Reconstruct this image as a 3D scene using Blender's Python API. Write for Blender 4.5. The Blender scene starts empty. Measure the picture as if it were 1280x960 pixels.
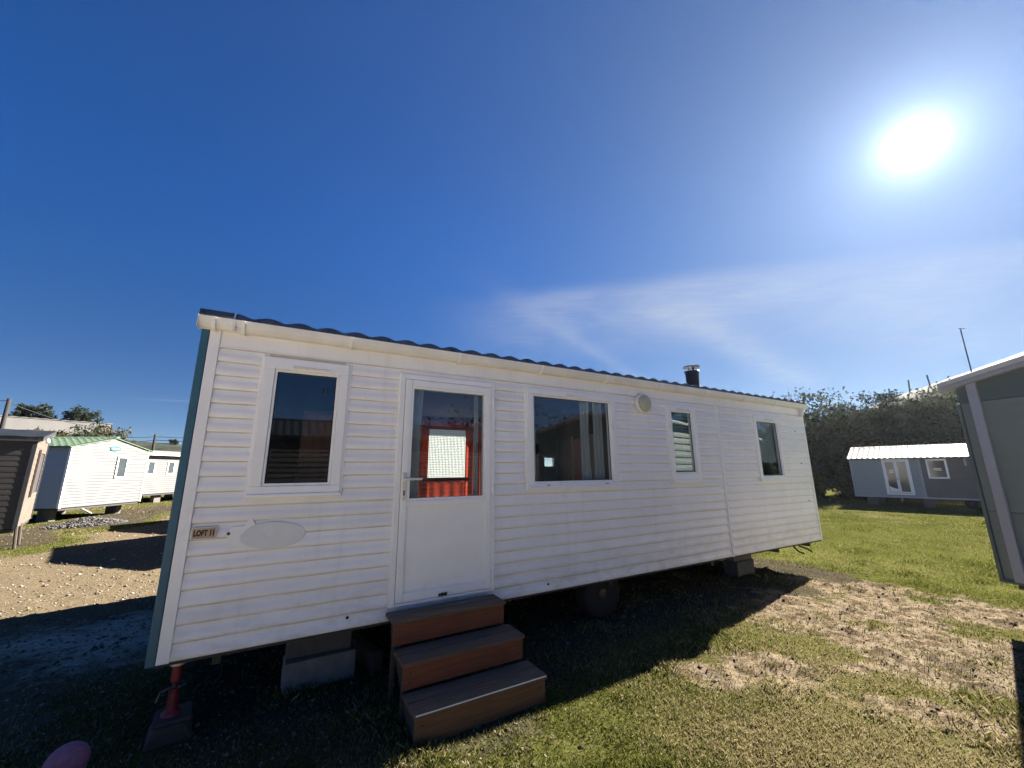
import bpy, bmesh, math, random
import numpy as np
from mathutils import Vector, Matrix
R = math.radians
random.seed(7); rng = np.random.default_rng(11)
scene = bpy.context.scene
COL = scene.collection

# ------------------------------------------------------------------ camera
CAM_H = 1.72
cam_d = bpy.data.cameras.new("camera"); cam = bpy.data.objects.new("camera", cam_d); COL.objects.link(cam)
p, r = R(12.243), R(-0.328)
fwd = Vector((0, math.cos(p), math.sin(p))); up0 = Vector((0, -math.sin(p), math.cos(p))); rt0 = Vector((1, 0, 0))
rt = rt0 * math.cos(r) + up0 * math.sin(r); up = up0 * math.cos(r) - rt0 * math.sin(r)
M = Matrix((rt, up, -fwd)).transposed().to_4x4(); M.translation = Vector((0, 0, CAM_H))
cam.matrix_world = M
cam_d.sensor_width = 36.0; cam_d.lens = 36.0 * 492.5 / 1280.0
cam_d.clip_start = 0.05; cam_d.clip_end = 6000
scene.camera = cam

# ------------------------------------------------------------------ sun, sky, exposure
SUN_EL, SUN_AZ = R(31.1), R(50.3)          # azimuth measured from +Y towards +X
SUN = Vector((math.sin(SUN_AZ) * math.cos(SUN_EL), math.cos(SUN_AZ) * math.cos(SUN_EL), math.sin(SUN_EL)))
ld = bpy.data.lights.new("sun", 'SUN'); ld.energy = 5.0; ld.angle = R(0.53); ld.color = (1.0, 0.94, 0.84)
lo = bpy.data.objects.new("sun", ld); COL.objects.link(lo); lo.rotation_euler = SUN.to_track_quat('Z', 'Y').to_euler()
scene.view_settings.view_transform = 'Standard'; scene.view_settings.look = 'None'
scene.view_settings.exposure = 2.68; scene.view_settings.gamma = 1.0
scene.view_settings.use_curve_mapping = False
world = bpy.data.worlds.new("World"); scene.world = world; world.use_nodes = True
SKY_STRENGTH = 0.05

class NT:
    """small node-building helper"""
    def __init__(s, tree): s.t = tree; s.n = tree.nodes; s.l = tree.links
    def put(s, sock, v):
        if isinstance(v, bpy.types.NodeSocket): s.l.new(v, sock)
        elif v is not None: sock.default_value = v
    def node(s, typ, **kw):
        nd = s.n.new(typ)
        for k, v in kw.items(): setattr(nd, k, v)
        return nd
    def math(s, op, a, b=None, c=None, clamp=False):
        nd = s.node('ShaderNodeMath', operation=op); nd.use_clamp = clamp
        s.put(nd.inputs[0], a)
        if b is not None: s.put(nd.inputs[1], b)
        if c is not None: s.put(nd.inputs[2], c)
        return nd.outputs[0]
    def smooth(s, v, a, b, lo=0.0, hi=1.0):
        nd = s.node('ShaderNodeMapRange', interpolation_type='SMOOTHSTEP'); nd.clamp = True
        s.put(nd.inputs[0], v)
        for i, q in enumerate((a, b, lo, hi)): nd.inputs[1 + i].default_value = q
        return nd.outputs[0]
    def noise(s, vec, scale, detail=4, rough=0.55, out=0):
        nd = s.node('ShaderNodeTexNoise'); s.put(nd.inputs['Vector'], vec)
        nd.inputs['Scale'].default_value = scale; nd.inputs['Detail'].default_value = detail; nd.inputs['Roughness'].default_value = rough
        return nd.outputs[out]
    def mix(s, f, a, b, blend='MIX'):
        nd = s.node('ShaderNodeMix', data_type='RGBA', blend_type=blend)
        s.put(nd.inputs[0], f)
        s.put(nd.inputs[6], (*a, 1) if isinstance(a, tuple) and len(a) == 3 else a)
        s.put(nd.inputs[7], (*b, 1) if isinstance(b, tuple) and len(b) == 3 else b)
        return nd.outputs[2]
    def mapping(s, vec, scale=(1, 1, 1), rot=(0, 0, 0)):
        nd = s.node('ShaderNodeMapping'); s.put(nd.inputs[0], vec)
        nd.inputs['Scale'].default_value = scale; nd.inputs['Rotation'].default_value = rot
        return nd.outputs[0]

def build_sky():
    w = NT(world.node_tree); w.n.clear()
    out = w.node('ShaderNodeOutputWorld'); bg = w.node('ShaderNodeBackground'); w.l.new(bg.outputs[0], out.inputs[0])
    sky = w.node('ShaderNodeTexSky', sky_type='NISHITA'); sky.sun_disc = False
    sky.sun_elevation = SUN_EL; sky.sun_rotation = SUN_AZ
    sky.air_density = 0.62; sky.dust_density = 0.03; sky.ozone_density = 3.0; sky.altitude = 300
    hs = w.node('ShaderNodeHueSaturation'); w.l.new(sky.outputs[0], hs.inputs['Color'])
    hs.inputs['Saturation'].default_value = 1.22; hs.inputs['Value'].default_value = 1.0
    tc = w.node('ShaderNodeTexCoord'); d = tc.outputs['Generated']
    sep = w.node('ShaderNodeSeparateXYZ'); w.l.new(d, sep.inputs[0])
    z = w.math('MAXIMUM', sep.outputs[2], 0.03)
    px = w.math('DIVIDE', sep.outputs[0], z); py = w.math('DIVIDE', sep.outputs[1], z)
    comb = w.node('ShaderNodeCombineXYZ'); w.put(comb.inputs[0], px); w.put(comb.inputs[1], py)
    # cirrus: a thin veil with one clean edge, and streaks trailing from it
    t = w.math('SUBTRACT', py, w.math('MULTIPLY_ADD', px, -0.226, 2.10))
    wob = w.noise(w.mapping(comb.outputs[0], (1.2, 1.2, 1)), 1.0, 3)
    t = w.math('ADD', t, w.math('MULTIPLY', w.math('SUBTRACT', wob, 0.5), 0.10))
    veil = w.math('MULTIPLY', w.smooth(t, -0.08, 0.20), w.smooth(t, 0.20, 2.0, 1, 0))
    veil = w.math('MULTIPLY', veil, w.math('MULTIPLY', w.smooth(px, -0.7, 0.5), w.smooth(px, 1.6, 3.2, 1, 0.25)))
    rip = w.noise(w.mapping(comb.outputs[0], (2.0, 9.0, 1), (0, 0, 0.5)), 2.2, 6, 0.62)
    soft = w.noise(w.mapping(comb.outputs[0], (1, 1, 1)), 1.3, 4)
    veil = w.math('MULTIPLY', veil, w.math('MULTIPLY', w.smooth(rip, 0.15, 0.8, 0.55, 1.0), w.smooth(soft, 0.25, 0.65, 0.35, 1.0)))
    def streak(a, b, wid, amp):
        a = Vector(a); b = Vector(b); dr = (b - a).normalized(); L = (b - a).length
        along = w.math('ADD', w.math('MULTIPLY', w.math('SUBTRACT', px, a.x), dr.x), w.math('MULTIPLY', w.math('SUBTRACT', py, a.y), dr.y))
        acr = w.math('ADD', w.math('MULTIPLY', w.math('SUBTRACT', px, a.x), -dr.y), w.math('MULTIPLY', w.math('SUBTRACT', py, a.y), dr.x))
        bend = w.noise(w.mapping(comb.outputs[0], (0.8, 0.8, 1)), 1.0, 2)
        acr = w.math('ADD', acr, w.math('MULTIPLY', w.math('SUBTRACT', bend, 0.5), wid * 1.6))
        g = w.math('POWER', 2.718, w.math('MULTIPLY', w.math('POWER', w.math('DIVIDE', w.math('ABSOLUTE', acr), wid), 2.0), -1.0))
        m = w.math('MULTIPLY', w.smooth(along, -0.2 * L, 0.2 * L), w.smooth(along, 0.75 * L, 1.15 * L, 1, 0))
        fib = w.noise(w.mapping(comb.outputs[0], (3, 3, 1)), 1.7, 5, 0.6)
        return w.math('MULTIPLY', w.math('MULTIPLY', g, m), w.smooth(fib, 0.2, 0.75, 0.35 * amp, amp))
    st = w.math('ADD', streak((0.95, 2.35), (3.7, 4.75), 0.18, 0.62), streak((0.0, 2.2), (1.75, 4.85), 0.09, 0.34))
    st = w.math('ADD', st, streak((2.2, 2.2), (4.2, 3.4), 0.35, 0.35))
    st = w.math('ADD', st, streak((-5.2, 5.5), (-3.2, 6.2), 0.12, 0.3))
    cloud = w.math('ADD', w.math('MULTIPLY', veil, 0.80), st, clamp=True)
    # haze close to the horizon and the bright aureole of the low sun in thin cirrus
    dot = w.node('ShaderNodeVectorMath', operation='DOT_PRODUCT'); w.l.new(d, dot.inputs[0]); dot.inputs[1].default_value = SUN
    ang = w.math('ARCCOSINE', w.math('MINIMUM', dot.outputs['Value'], 0.999999))      # radians from the sun
    glow = w.math('MULTIPLY', w.math('POWER', w.math('ADD', ang, 0.010), -1.45), 0.036)
    glow = w.math('ADD', glow, w.math('MULTIPLY', w.math('POWER', 2.718, w.math('DIVIDE', ang, -0.42)), 0.22))
    aur = w.node('ShaderNodeCombineColor')
    w.put(aur.inputs[0], w.math('MULTIPLY', glow, 0.84)); w.put(aur.inputs[1], w.math('MULTIPLY', glow, 0.96)); w.put(aur.inputs[2], w.math('MULTIPLY', glow, 1.06))
    near = w.mix(w.smooth(ang, 0.15, 1.15), (0.80, 0.82, 0.72), (1.0, 1.0, 1.0))
    base = w.mix(w.math('MULTIPLY', cloud, 0.5), w.mix(1.0, w.mix(1.0, hs.outputs[0], w.mix(w.smooth(sep.outputs[2], 0.10, 0.58), (0.275, 0.27, 0.295), (0.135, 0.38, 0.55)), 'MULTIPLY'), near, 'MULTIPLY'), (2.0, 2.05, 2.15))
    addn = w.mix(1.0, base, aur.outputs[0], 'ADD')
    w.l.new(addn, bg.inputs[0]); bg.inputs[1].default_value = SKY_STRENGTH
build_sky()

# ------------------------------------------------------------------ helpers
def material(name, base, rough=0.6, var=0.12, scale=6.0, bump=0.0, bscale=60.0, metal=0.0, spec=0.5, stretch=(1, 1, 1), dark=None, darkscale=2.5, darkamt=0.0, translucent=0.0, rand=0.0):
    m = bpy.data.materials.new(name); m.use_nodes = True
    w = NT(m.node_tree); w.n.clear()
    out = w.node('ShaderNodeOutputMaterial'); bs = w.node('ShaderNodeBsdfPrincipled')
    tc = w.node('ShaderNodeTexCoord'); vec = w.mapping(tc.outputs['Object'], stretch)
    n1 = w.noise(vec, scale, 5, 0.6)
    lo = tuple(c * (1 - var) for c in base); hi = tuple(min(1, c * (1 + var)) for c in base)
    c = w.mix(w.smooth(n1, 0.28, 0.72), lo, hi)
    if dark is not None:
        n2 = w.noise(vec, darkscale, 6, 0.65)
        c = w.mix(w.math('MULTIPLY', w.smooth(n2, 0.5, 0.72), darkamt), c, dark)
    if rand > 0:
        oi = w.node('ShaderNodeObjectInfo')
        hv = w.node('ShaderNodeHueSaturation'); w.put(hv.inputs['Color'], c)
        w.put(hv.inputs['Value'], w.smooth(oi.outputs['Random'], 0, 1, 1 - rand, 1 + rand)); c = hv.outputs[0]
    w.put(bs.inputs['Base Color'], c)
    bs.inputs['Roughness'].default_value = rough; bs.inputs['Metallic'].default_value = metal
    bs.inputs['Specular IOR Level'].default_value = spec
    w.put(bs.inputs['Roughness'], w.smooth(n1, 0.2, 0.8, max(0.02, rough - 0.08), min(1, rough + 0.08)))
    if bump > 0:
        bp = w.node('ShaderNodeBump'); bp.inputs['Strength'].default_value = bump; bp.inputs['Distance'].default_value = 0.01
        w.put(bp.inputs['Height'], w.noise(vec, bscale, 4, 0.6)); w.l.new(bp.outputs[0], bs.inputs['Normal'])
    sh = bs.outputs[0]
    if translucent > 0:
        tr = w.node('ShaderNodeBsdfTranslucent'); w.put(tr.inputs[0], c)
        ms = w.node('ShaderNodeMixShader'); ms.inputs[0].default_value = translucent
        w.l.new(sh, ms.inputs[1]); w.l.new(tr.outputs[0], ms.inputs[2]); sh = ms.outputs[0]
    w.l.new(sh, out.inputs[0])
    return m

def weathered_vinyl():
    m = bpy.data.materials.new('white_vinyl'); m.use_nodes = True; w = NT(m.node_tree); w.n.clear()
    out = w.node('ShaderNodeOutputMaterial'); bs = w.node('ShaderNodeBsdfPrincipled'); w.l.new(bs.outputs[0], out.inputs[0])
    P = w.node('ShaderNodeNewGeometry').outputs['Position']; sp = w.node('ShaderNodeSeparateXYZ'); w.l.new(P, sp.inputs[0])
    oi = w.node('ShaderNodeObjectInfo'); n0 = w.noise(P, 3.0, 5, 0.6)
    c = w.mix(w.smooth(n0, 0.25, 0.75), (0.80, 0.765, 0.745), (0.865, 0.835, 0.815))
    streak = w.smooth(w.noise(w.mapping(P, (7, 7, 0.35)), 1.6, 5, 0.65), 0.52, 0.78)           # rain streaks
    blot = w.smooth(w.noise(P, 1.1, 6, 0.7), 0.5, 0.75)
    splash = w.math('MULTIPLY', w.smooth(sp.outputs[2], 0.45, 1.05, 1, 0), w.smooth(w.noise(w.mapping(P, (1, 1, 2.2)), 5.0, 6, 0.7), 0.42, 0.68))
    c = w.mix(w.math('MULTIPLY', streak, 0.22), c, (0.52, 0.47, 0.41)); c = w.mix(w.math('MULTIPLY', blot, 0.16), c, (0.55, 0.51, 0.47))
    c = w.mix(w.math('MULTIPLY', splash, 0.34), c, (0.40, 0.34, 0.27))
    speck = w.smooth(w.noise(P, 46, 2, 0.5), 0.70, 0.78); c = w.mix(w.math('MULTIPLY', speck, 0.25), c, (0.35, 0.31, 0.26))
    hv = w.node('ShaderNodeHueSaturation'); w.put(hv.inputs['Color'], c); w.put(hv.inputs['Value'], w.smooth(oi.outputs['Random'], 0, 1, 0.965, 1.02))
    w.put(bs.inputs['Base Color'], hv.outputs[0]); w.put(bs.inputs['Roughness'], w.smooth(n0, 0.2, 0.8, 0.36, 0.52))
    bp = w.node('ShaderNodeBump'); bp.inputs['Strength'].default_value = 0.10; bp.inputs['Distance'].default_value = 0.02
    w.put(bp.inputs['Height'], w.noise(w.mapping(P, (1, 1, 4)), 3.5, 3)); w.l.new(bp.outputs[0], bs.inputs['Normal'])
    return m

def glass_material(name, tint, refl=1.0):
    m = bpy.data.materials.new(name); m.use_nodes = True
    w = NT(m.node_tree); w.n.clear()
    out = w.node('ShaderNodeOutputMaterial')
    tr = w.node('ShaderNodeBsdfTransparent'); tr.inputs[0].default_value = (*tint, 1)
    gl = w.node('ShaderNodeBsdfGlossy'); gl.inputs['Roughness'].default_value = 0.015; gl.inputs[0].default_value = (0.95, 0.97, 1, 1)
    tc = w.node('ShaderNodeTexCoord'); bp = w.node('ShaderNodeBump'); bp.inputs['Strength'].default_value = 0.03; bp.inputs['Distance'].default_value = 0.02
    w.put(bp.inputs['Height'], w.noise(tc.outputs['Object'], 2.2, 1)); w.l.new(bp.outputs[0], gl.inputs['Normal'])
    ge = w.node('ShaderNodeNewGeometry'); dp = w.node('ShaderNodeVectorMath', operation='DOT_PRODUCT')     # Schlick, the same from both sides of the thin pane
    w.l.new(ge.outputs['Normal'], dp.inputs[0]); w.l.new(ge.outputs['Incoming'], dp.inputs[1])
    fr = w.math('MULTIPLY_ADD', w.math('POWER', w.math('SUBTRACT', 1.0, w.math('ABSOLUTE', dp.outputs['Value'])), 5.0), 0.957, 0.043)
    ms = w.node('ShaderNodeMixShader'); w.put(ms.inputs[0], w.math('MULTIPLY', fr, refl, clamp=True))
    w.l.new(tr.outputs[0], ms.inputs[1]); w.l.new(gl.outputs[0], ms.inputs[2]); w.l.new(ms.outputs[0], out.inputs[0])
    return m

class MB:
    """collects verts and faces, then links them as ONE mesh object"""
    def __init__(s): s.v = []; s.f = []; s.mi = []
    def add(s, vs, fs, mi=0):
        o = len(s.v); s.v += [tuple(q) for q in vs]; s.f += [tuple(i + o for i in f) for f in fs]; s.mi += [mi] * len(fs); return s
    def box(s, x0, x1, y0, y1, z0, z1, mi=0, mat=None):
        vs = [(x, y, z) for z in (z0, z1) for y in (y0, y1) for x in (x0, x1)]
        if mat is not None: vs = [tuple(mat @ Vector(q)) for q in vs]
        return s.add(vs, [(0, 2, 3, 1), (4, 5, 7, 6), (0, 1, 5, 4), (1, 3, 7, 5), (3, 2, 6, 7), (2, 0, 4, 6)], mi)
    def extrude(s, prof, axis, a, b, mi=0, cap=True):
        """closed profile of (p,q) pairs swept along an axis: x -> (y,z), y -> (x,z), z -> (x,y)"""
        n = len(prof)
        def pt(t, q): return {'x': (t, q[0], q[1]), 'y': (q[0], t, q[1]), 'z': (q[0], q[1], t)}[axis]
        vs = [pt(a, q) for q in prof] + [pt(b, q) for q in prof]
        fs = [(i, (i + 1) % n, (i + 1) % n + n, i + n) for i in range(n)]
        if cap: fs += [tuple(range(n))[::-1], tuple(range(n, 2 * n))]
        return s.add(vs, fs, mi)
    def tube(s, pts, rad, n=8, mi=0, cap=True):
        pts = [Vector(q) for q in pts]; rads = rad if isinstance(rad, (list, tuple)) else [rad] * len(pts)
        vs = []; fs = []
        for i, q in enumerate(pts):
            t = (pts[min(i + 1, len(pts) - 1)] - pts[max(i - 1, 0)]).normalized()
            a = t.cross(Vector((0, 0, 1)))
            if a.length < 1e-3: a = t.cross(Vector((1, 0, 0)))
            a.normalize(); b = t.cross(a)
            vs += [q + (a * math.cos(2 * math.pi * k / n) + b * math.sin(2 * math.pi * k / n)) * rads[i] for k in range(n)]
        for i in range(len(pts) - 1):
            for k in range(n): fs.append((i * n + k, i * n + (k + 1) % n, (i + 1) * n + (k + 1) % n, (i + 1) * n + k))
        if cap: fs += [tuple(range(n))[::-1], tuple(range((len(pts) - 1) * n, len(pts) * n))]
        return s.add(vs, fs, mi)
    def lathe(s, prof, n=24, mi=0, mat=None):
        vs = []; fs = []
        for (rr, zz) in prof: vs += [Vector((rr * math.cos(2 * math.pi * k / n), rr * math.sin(2 * math.pi * k / n), zz)) for k in range(n)]
        if mat is not None: vs = [mat @ q for q in vs]
        for i in range(len(prof) - 1):
            for k in range(n): fs.append((i * n + k, i * n + (k + 1) % n, (i + 1) * n + (k + 1) % n, (i + 1) * n + k))
        fs += [tuple(range(n))[::-1], tuple(range((len(prof) - 1) * n, len(prof) * n))]
        return s.add(vs, fs, mi)
    def ring(s, x0, x1, z0, z1, w, y0, y1, mi=0):
        """rectangular frame standing in the x-z plane, inner opening x0..x1, z0..z1"""
        s.box(x0 - w, x1 + w, y0, y1, z1, z1 + w, mi); s.box(x0 - w, x1 + w, y0, y1, z0 - w, z0, mi)
        s.box(x0 - w, x0, y0, y1, z0, z1, mi); s.box(x1, x1 + w, y0, y1, z0, z1, mi); return s
    def mesh(s, name, mats, fix=True):
        me = bpy.data.meshes.new(name); me.from_pydata(s.v, [], s.f)
        for m in (mats if isinstance(mats, (list, tuple)) else [mats]): me.materials.append(m)
        if any(s.mi): me.polygons.foreach_set('material_index', s.mi)
        if fix:
            bm = bmesh.new(); bm.from_mesh(me); bmesh.ops.recalc_face_normals(bm, faces=bm.faces); bm.to_mesh(me); bm.free()
        me.update(); return me
    def build(s, name, mats, parent=None, smooth=False, bevel=0.0, loc=None, rot=None, fix=True):
        return link(name, s.mesh(name, mats, fix), parent, smooth, bevel, loc, rot)

def link(name, me, parent=None, smooth=False, bevel=0.0, loc=None, rot=None):
    o = bpy.data.objects.new(name, me); COL.objects.link(o)
    if parent: o.parent = parent
    if loc is not None: o.location = loc
    if rot is not None: o.rotation_euler = rot
    if smooth: me.shade_smooth()
    if bevel > 0:
        b = o.modifiers.new("bevel", 'BEVEL'); b.width = bevel; b.segments = 2; b.limit_method = 'ANGLE'; b.angle_limit = R(40)
    return o

def tag(o, label=None, cat=None, group=None, kind=None):
    if label: o['label'] = label
    if cat: o['category'] = cat
    if group: o['group'] = group
    if kind: o['kind'] = kind
    return o

def thing(name, label, cat, loc=(0, 0, 0), rz=0.0, group=None):
    o = bpy.data.objects.new(name, None); COL.objects.link(o); o.location = loc; o.rotation_euler = (0, 0, rz); o.empty_display_size = 0.3
    return tag(o, label, cat, group)

def quick_mesh(name, verts, faces_flat, nper, mats, attrs=None, smooth=False):
    """numpy -> mesh with a constant number of corners per face"""
    me = bpy.data.meshes.new(name); nv = len(verts); nf = len(faces_flat) // nper
    me.vertices.add(nv); me.vertices.foreach_set('co', np.asarray(verts, np.float32).ravel())
    me.loops.add(nf * nper); me.loops.foreach_set('vertex_index', np.asarray(faces_flat, np.int32))
    me.polygons.add(nf); me.polygons.foreach_set('loop_start', np.arange(nf, dtype=np.int32) * nper)
    for m in (mats if isinstance(mats, (list, tuple)) else [mats]): me.materials.append(m)
    for k, val in (attrs or {}).items():
        a = me.attributes.new(k, 'FLOAT', 'POINT'); a.data.foreach_set('value', np.asarray(val, np.float32))
    me.update(calc_edges=True); me.validate()
    if smooth: me.shade_smooth()
    return me

def vnoise(x, y, seed=0):
    xi = np.floor(x).astype(np.int64); yi = np.floor(y).astype(np.int64); xf = x - xi; yf = y - yi
    def h(a, b):
        n = (a * 374761393 + b * 668265263 + seed * 974634777) & 0x7fffffff
        n = ((n ^ (n >> 13)) * 1274126177) & 0x7fffffff
        return ((n ^ (n >> 16)) & 0xffff) / 65535.0
    u = xf * xf * (3 - 2 * xf); v = yf * yf * (3 - 2 * yf)
    return (h(xi, yi) * (1 - u) + h(xi + 1, yi) * u) * (1 - v) + (h(xi, yi + 1) * (1 - u) + h(xi + 1, yi + 1) * u) * v
def fbm(x, y, oct=4, seed=0):
    s = 0; a = 0.5; t = 0
    for i in range(oct): s = s + a * vnoise(x * 2 ** i, y * 2 ** i, seed + i * 17); t += a; a *= 0.5
    return s / t
def sstep(a, b, v): t = np.clip((v - a) / (b - a), 0, 1); return t * t * (3 - 2 * t)

# ------------------------------------------------------------------ materials
MT = {}
MT['vinyl'] = weathered_vinyl()
MT['shade_grime'] = material('vinyl_shade_grime', (0.60, 0.56, 0.52), 0.7, 0.3, 3.0)  # groove dirt and the contact shade under each lip, painted as one colour
MT['upvc'] = material('white_upvc', (0.82, 0.80, 0.785), 0.33, 0.025, 5.0, dark=(0.6, 0.56, 0.5), darkscale=3, darkamt=0.10)
MT['gutter'] = material('aged_gutter', (0.72, 0.69, 0.655), 0.45, 0.08, 3.0, dark=(0.5, 0.43, 0.33), darkscale=4, darkamt=0.3)
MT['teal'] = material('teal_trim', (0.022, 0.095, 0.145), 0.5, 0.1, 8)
MT['navy'] = material('navy_roof', (0.022, 0.032, 0.06), 0.32, 0.25, 9, dark=(0.06, 0.07, 0.08), darkscale=5, darkamt=0.5)
MT['flue'] = material('flue_metal', (0.025, 0.035, 0.055), 0.42, 0.2, 12, metal=0.3)
MT['iron'] = material('dark_steel', (0.03, 0.028, 0.027), 0.7, 0.3, 14, bump=0.2)
MT['rubber'] = material('tyre_rubber', (0.010, 0.010, 0.010), 0.8, 0.3, 10, bump=0.1)
MT['rim'] = material('wheel_rim', (0.11, 0.08, 0.055), 0.5, 0.2, 12, dark=(0.15, 0.08, 0.04), darkscale=8, darkamt=0.6, metal=0.4)
MT['concrete'] = material('concrete', (0.19, 0.175, 0.155), 0.9, 0.18, 9, bump=0.5, bscale=70, dark=(0.16, 0.15, 0.14), darkscale=4, darkamt=0.5)
MT['dk_concrete'] = material('damp_concrete', (0.10, 0.093, 0.09), 0.9, 0.2, 9, bump=0.5, bscale=70)
MT['tread'] = material('weathered_tread', (0.125, 0.078, 0.05), 0.75, 0.3, 5, bump=0.35, bscale=30, stretch=(1.2, 14, 14), dark=(0.06, 0.05, 0.045), darkscale=2, darkamt=0.6, rand=0.08)
MT['riser'] = material('stained_riser', (0.155, 0.042, 0.016), 0.6, 0.28, 4, bump=0.25, bscale=24, stretch=(1.0, 9, 16), dark=(0.10, 0.035, 0.015), darkscale=2.2, darkamt=0.75, rand=0.1)
MT['riser_low'] = material('faded_riser', (0.15, 0.068, 0.03), 0.7, 0.25, 4, bump=0.25, bscale=24, stretch=(1.0, 9, 16), dark=(0.12, 0.06, 0.03), darkscale=2.2, darkamt=0.6)
MT['timber'] = material('old_timber', (0.05, 0.038, 0.028), 0.85, 0.3, 6, bump=0.4, bscale=30, stretch=(2, 8, 8))
MT['redpaint'] = material('red_paint', (0.17, 0.012, 0.02), 0.45, 0.2, 10, dark=(0.12, 0.02, 0.02), darkscale=9, darkamt=0.5)
MT['interior'] = material('brown_panel', (0.085, 0.055, 0.04), 0.5, 0.25, 3, stretch=(6, 6, 0.6))
MT['ceiling'] = material('room_ceiling', (0.20, 0.19, 0.17), 0.8, 0.05, 3)
MT['roomfloor'] = material('room_floor', (0.16, 0.12, 0.09), 0.6, 0.2, 3)
MT['cream'] = material('cream_panel', (0.55, 0.51, 0.44), 0.6, 0.05, 3)
MT['wardrobe'] = material('red_brown_wood', (0.30, 0.10, 0.055), 0.35, 0.2, 3, stretch=(5, 5, 0.5))
MT['reddoor'] = material('red_gloss', (0.40, 0.035, 0.03), 0.4, 0.1, 4)
MT['redcloth'] = material('red_curtain_cloth', (0.24, 0.032, 0.018), 0.85, 0.15, 14, translucent=0.82)
MT['sheer'] = material('sheer_curtain', (0.52, 0.52, 0.53), 0.9, 0.06, 20, translucent=0.3)
MT['reflection_green'] = material('reflection_green_slat', (0.36, 0.50, 0.43), 0.5, 0.08, 8, rand=0.05)
MT['blindgrey'] = material('grey_blind', (0.40, 0.42, 0.42), 0.8, 0.05, 12, translucent=0.2)
MT['patterned'] = material('frosted_pane', (0.80, 0.80, 0.75), 0.4, 0.05, 20, translucent=0.85)
MT['glass'] = glass_material('window_glass', (0.86, 0.90, 0.90), 1.6)
MT['darkglass'] = material('dark_pane', (0.045, 0.06, 0.075), 0.06, 0.2, 1.5, spec=0.8)
MT['curtained'] = material('curtained_pane', (0.05, 0.046, 0.052), 0.45, 0.2, 3, spec=0.1)
MT['greyglass'] = material('grey_pane', (0.035, 0.043, 0.048), 0.10, 0.2, 1.5, spec=0.25)
MT['black'] = material('black_print', (0.012, 0.012, 0.012), 0.5, 0.1, 8)
MT['plate'] = material('brown_plate', (0.42, 0.29, 0.19), 0.6, 0.15, 14)
MT['patch'] = material('grey_filler', (0.68, 0.665, 0.65), 0.5, 0.05, 8, dark=(0.42, 0.52, 0.60), darkscale=5, darkamt=0.5)
MT['lampglass'] = material('lamp_diffuser', (0.42, 0.41, 0.30), 0.3, 0.1, 14, bump=0.3, bscale=50)
MT['chrome'] = material('satin_metal', (0.62, 0.60, 0.56), 0.35, 0.06, 10, metal=0.5)
MT['cable'] = material('black_cable', (0.015, 0.015, 0.016), 0.6, 0.1, 8)
# other homes
MT['fgwall'] = material('sage_wall', (0.20, 0.225, 0.195), 0.6, 0.05, 1.6, bump=0.08, bscale=30, stretch=(1, 1, 6))
MT['fgfascia'] = material('dark_sage_panel', (0.115, 0.145, 0.125), 0.6, 0.06, 2)
MT['fgtrim'] = material('pale_grey_trim', (0.37, 0.37, 0.385), 0.5, 0.05, 5)
MT['fgroof'] = material('pale_roof_sheet', (0.52, 0.50, 0.46), 0.35, 0.1, 5)
MT['greyclad'] = material('grey_cladding', (0.29, 0.30, 0.295), 0.55, 0.04, 3, rand=0.02)
MT['taupe'] = material('taupe_cladding', (0.16, 0.13, 0.105), 0.6, 0.08, 3)
MT['creamroof'] = material('cream_roof_tile', (0.16, 0.14, 0.11), 0.6, 0.25, 6, spec=0.1)
MT['brownclad'] = material('brown_cladding', (0.025, 0.022, 0.021), 0.55, 0.2, 3, stretch=(0.5, 0.5, 4))
MT['tanclad'] = material('tan_cladding', (0.115, 0.088, 0.068), 0.6, 0.08, 3)
MT['slate'] = material('slate_roof', (0.009, 0.012, 0.017), 0.75, 0.2, 5, spec=0.15)
MT['slateedge'] = material('slate_edge', (0.024, 0.026, 0.03), 0.7, 0.1, 5)
MT['creamclad'] = material('cream_cladding', (0.080, 0.078, 0.073), 0.5, 0.03, 2, dark=(0.066, 0.063, 0.057), darkscale=1.2, darkamt=0.15)
MT['shaded_cream'] = material('shaded_cream_cladding', (0.33, 0.36, 0.42), 0.5, 0.04, 2)  # long side of the cream home, its blue shade put into the colour
MT['greenroof'] = material('green_roof', (0.14, 0.20, 0.125), 0.45, 0.08, 4)
MT['badge'] = material('teal_badge', (0.025, 0.10, 0.11), 0.4, 0.1, 9)
MT['stonewhite'] = material('off_white_cladding', (0.068, 0.067, 0.063), 0.55, 0.04, 2)
MT['greytile'] = material('grey_tile', (0.17, 0.165, 0.16), 0.5, 0.15, 6)
MT['whsheet'] = material('white_sheet_roof', (0.17, 0.16, 0.155), 0.5, 0.05, 0.5)
MT['woodpole'] = material('dark_wood_pole', (0.014, 0.011, 0.010), 0.85, 0.2, 6)
MT['galv'] = material('grey_mast', (0.09, 0.09, 0.10), 0.5, 0.1, 6)
MT['bark'] = material('bark', (0.075, 0.06, 0.045), 0.9, 0.3, 6, bump=0.4, bscale=20)
MT['standin_ball'] = material('dusky_pink', (0.29, 0.11, 0.165), 0.7, 0.16, 34, bump=0.25, bscale=90, dark=(0.17, 0.055, 0.085), darkscale=7, darkamt=0.6)
MT['stone'] = material('pebble', (0.36, 0.33, 0.28), 0.9, 0.2, 14, rand=0.0)

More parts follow.
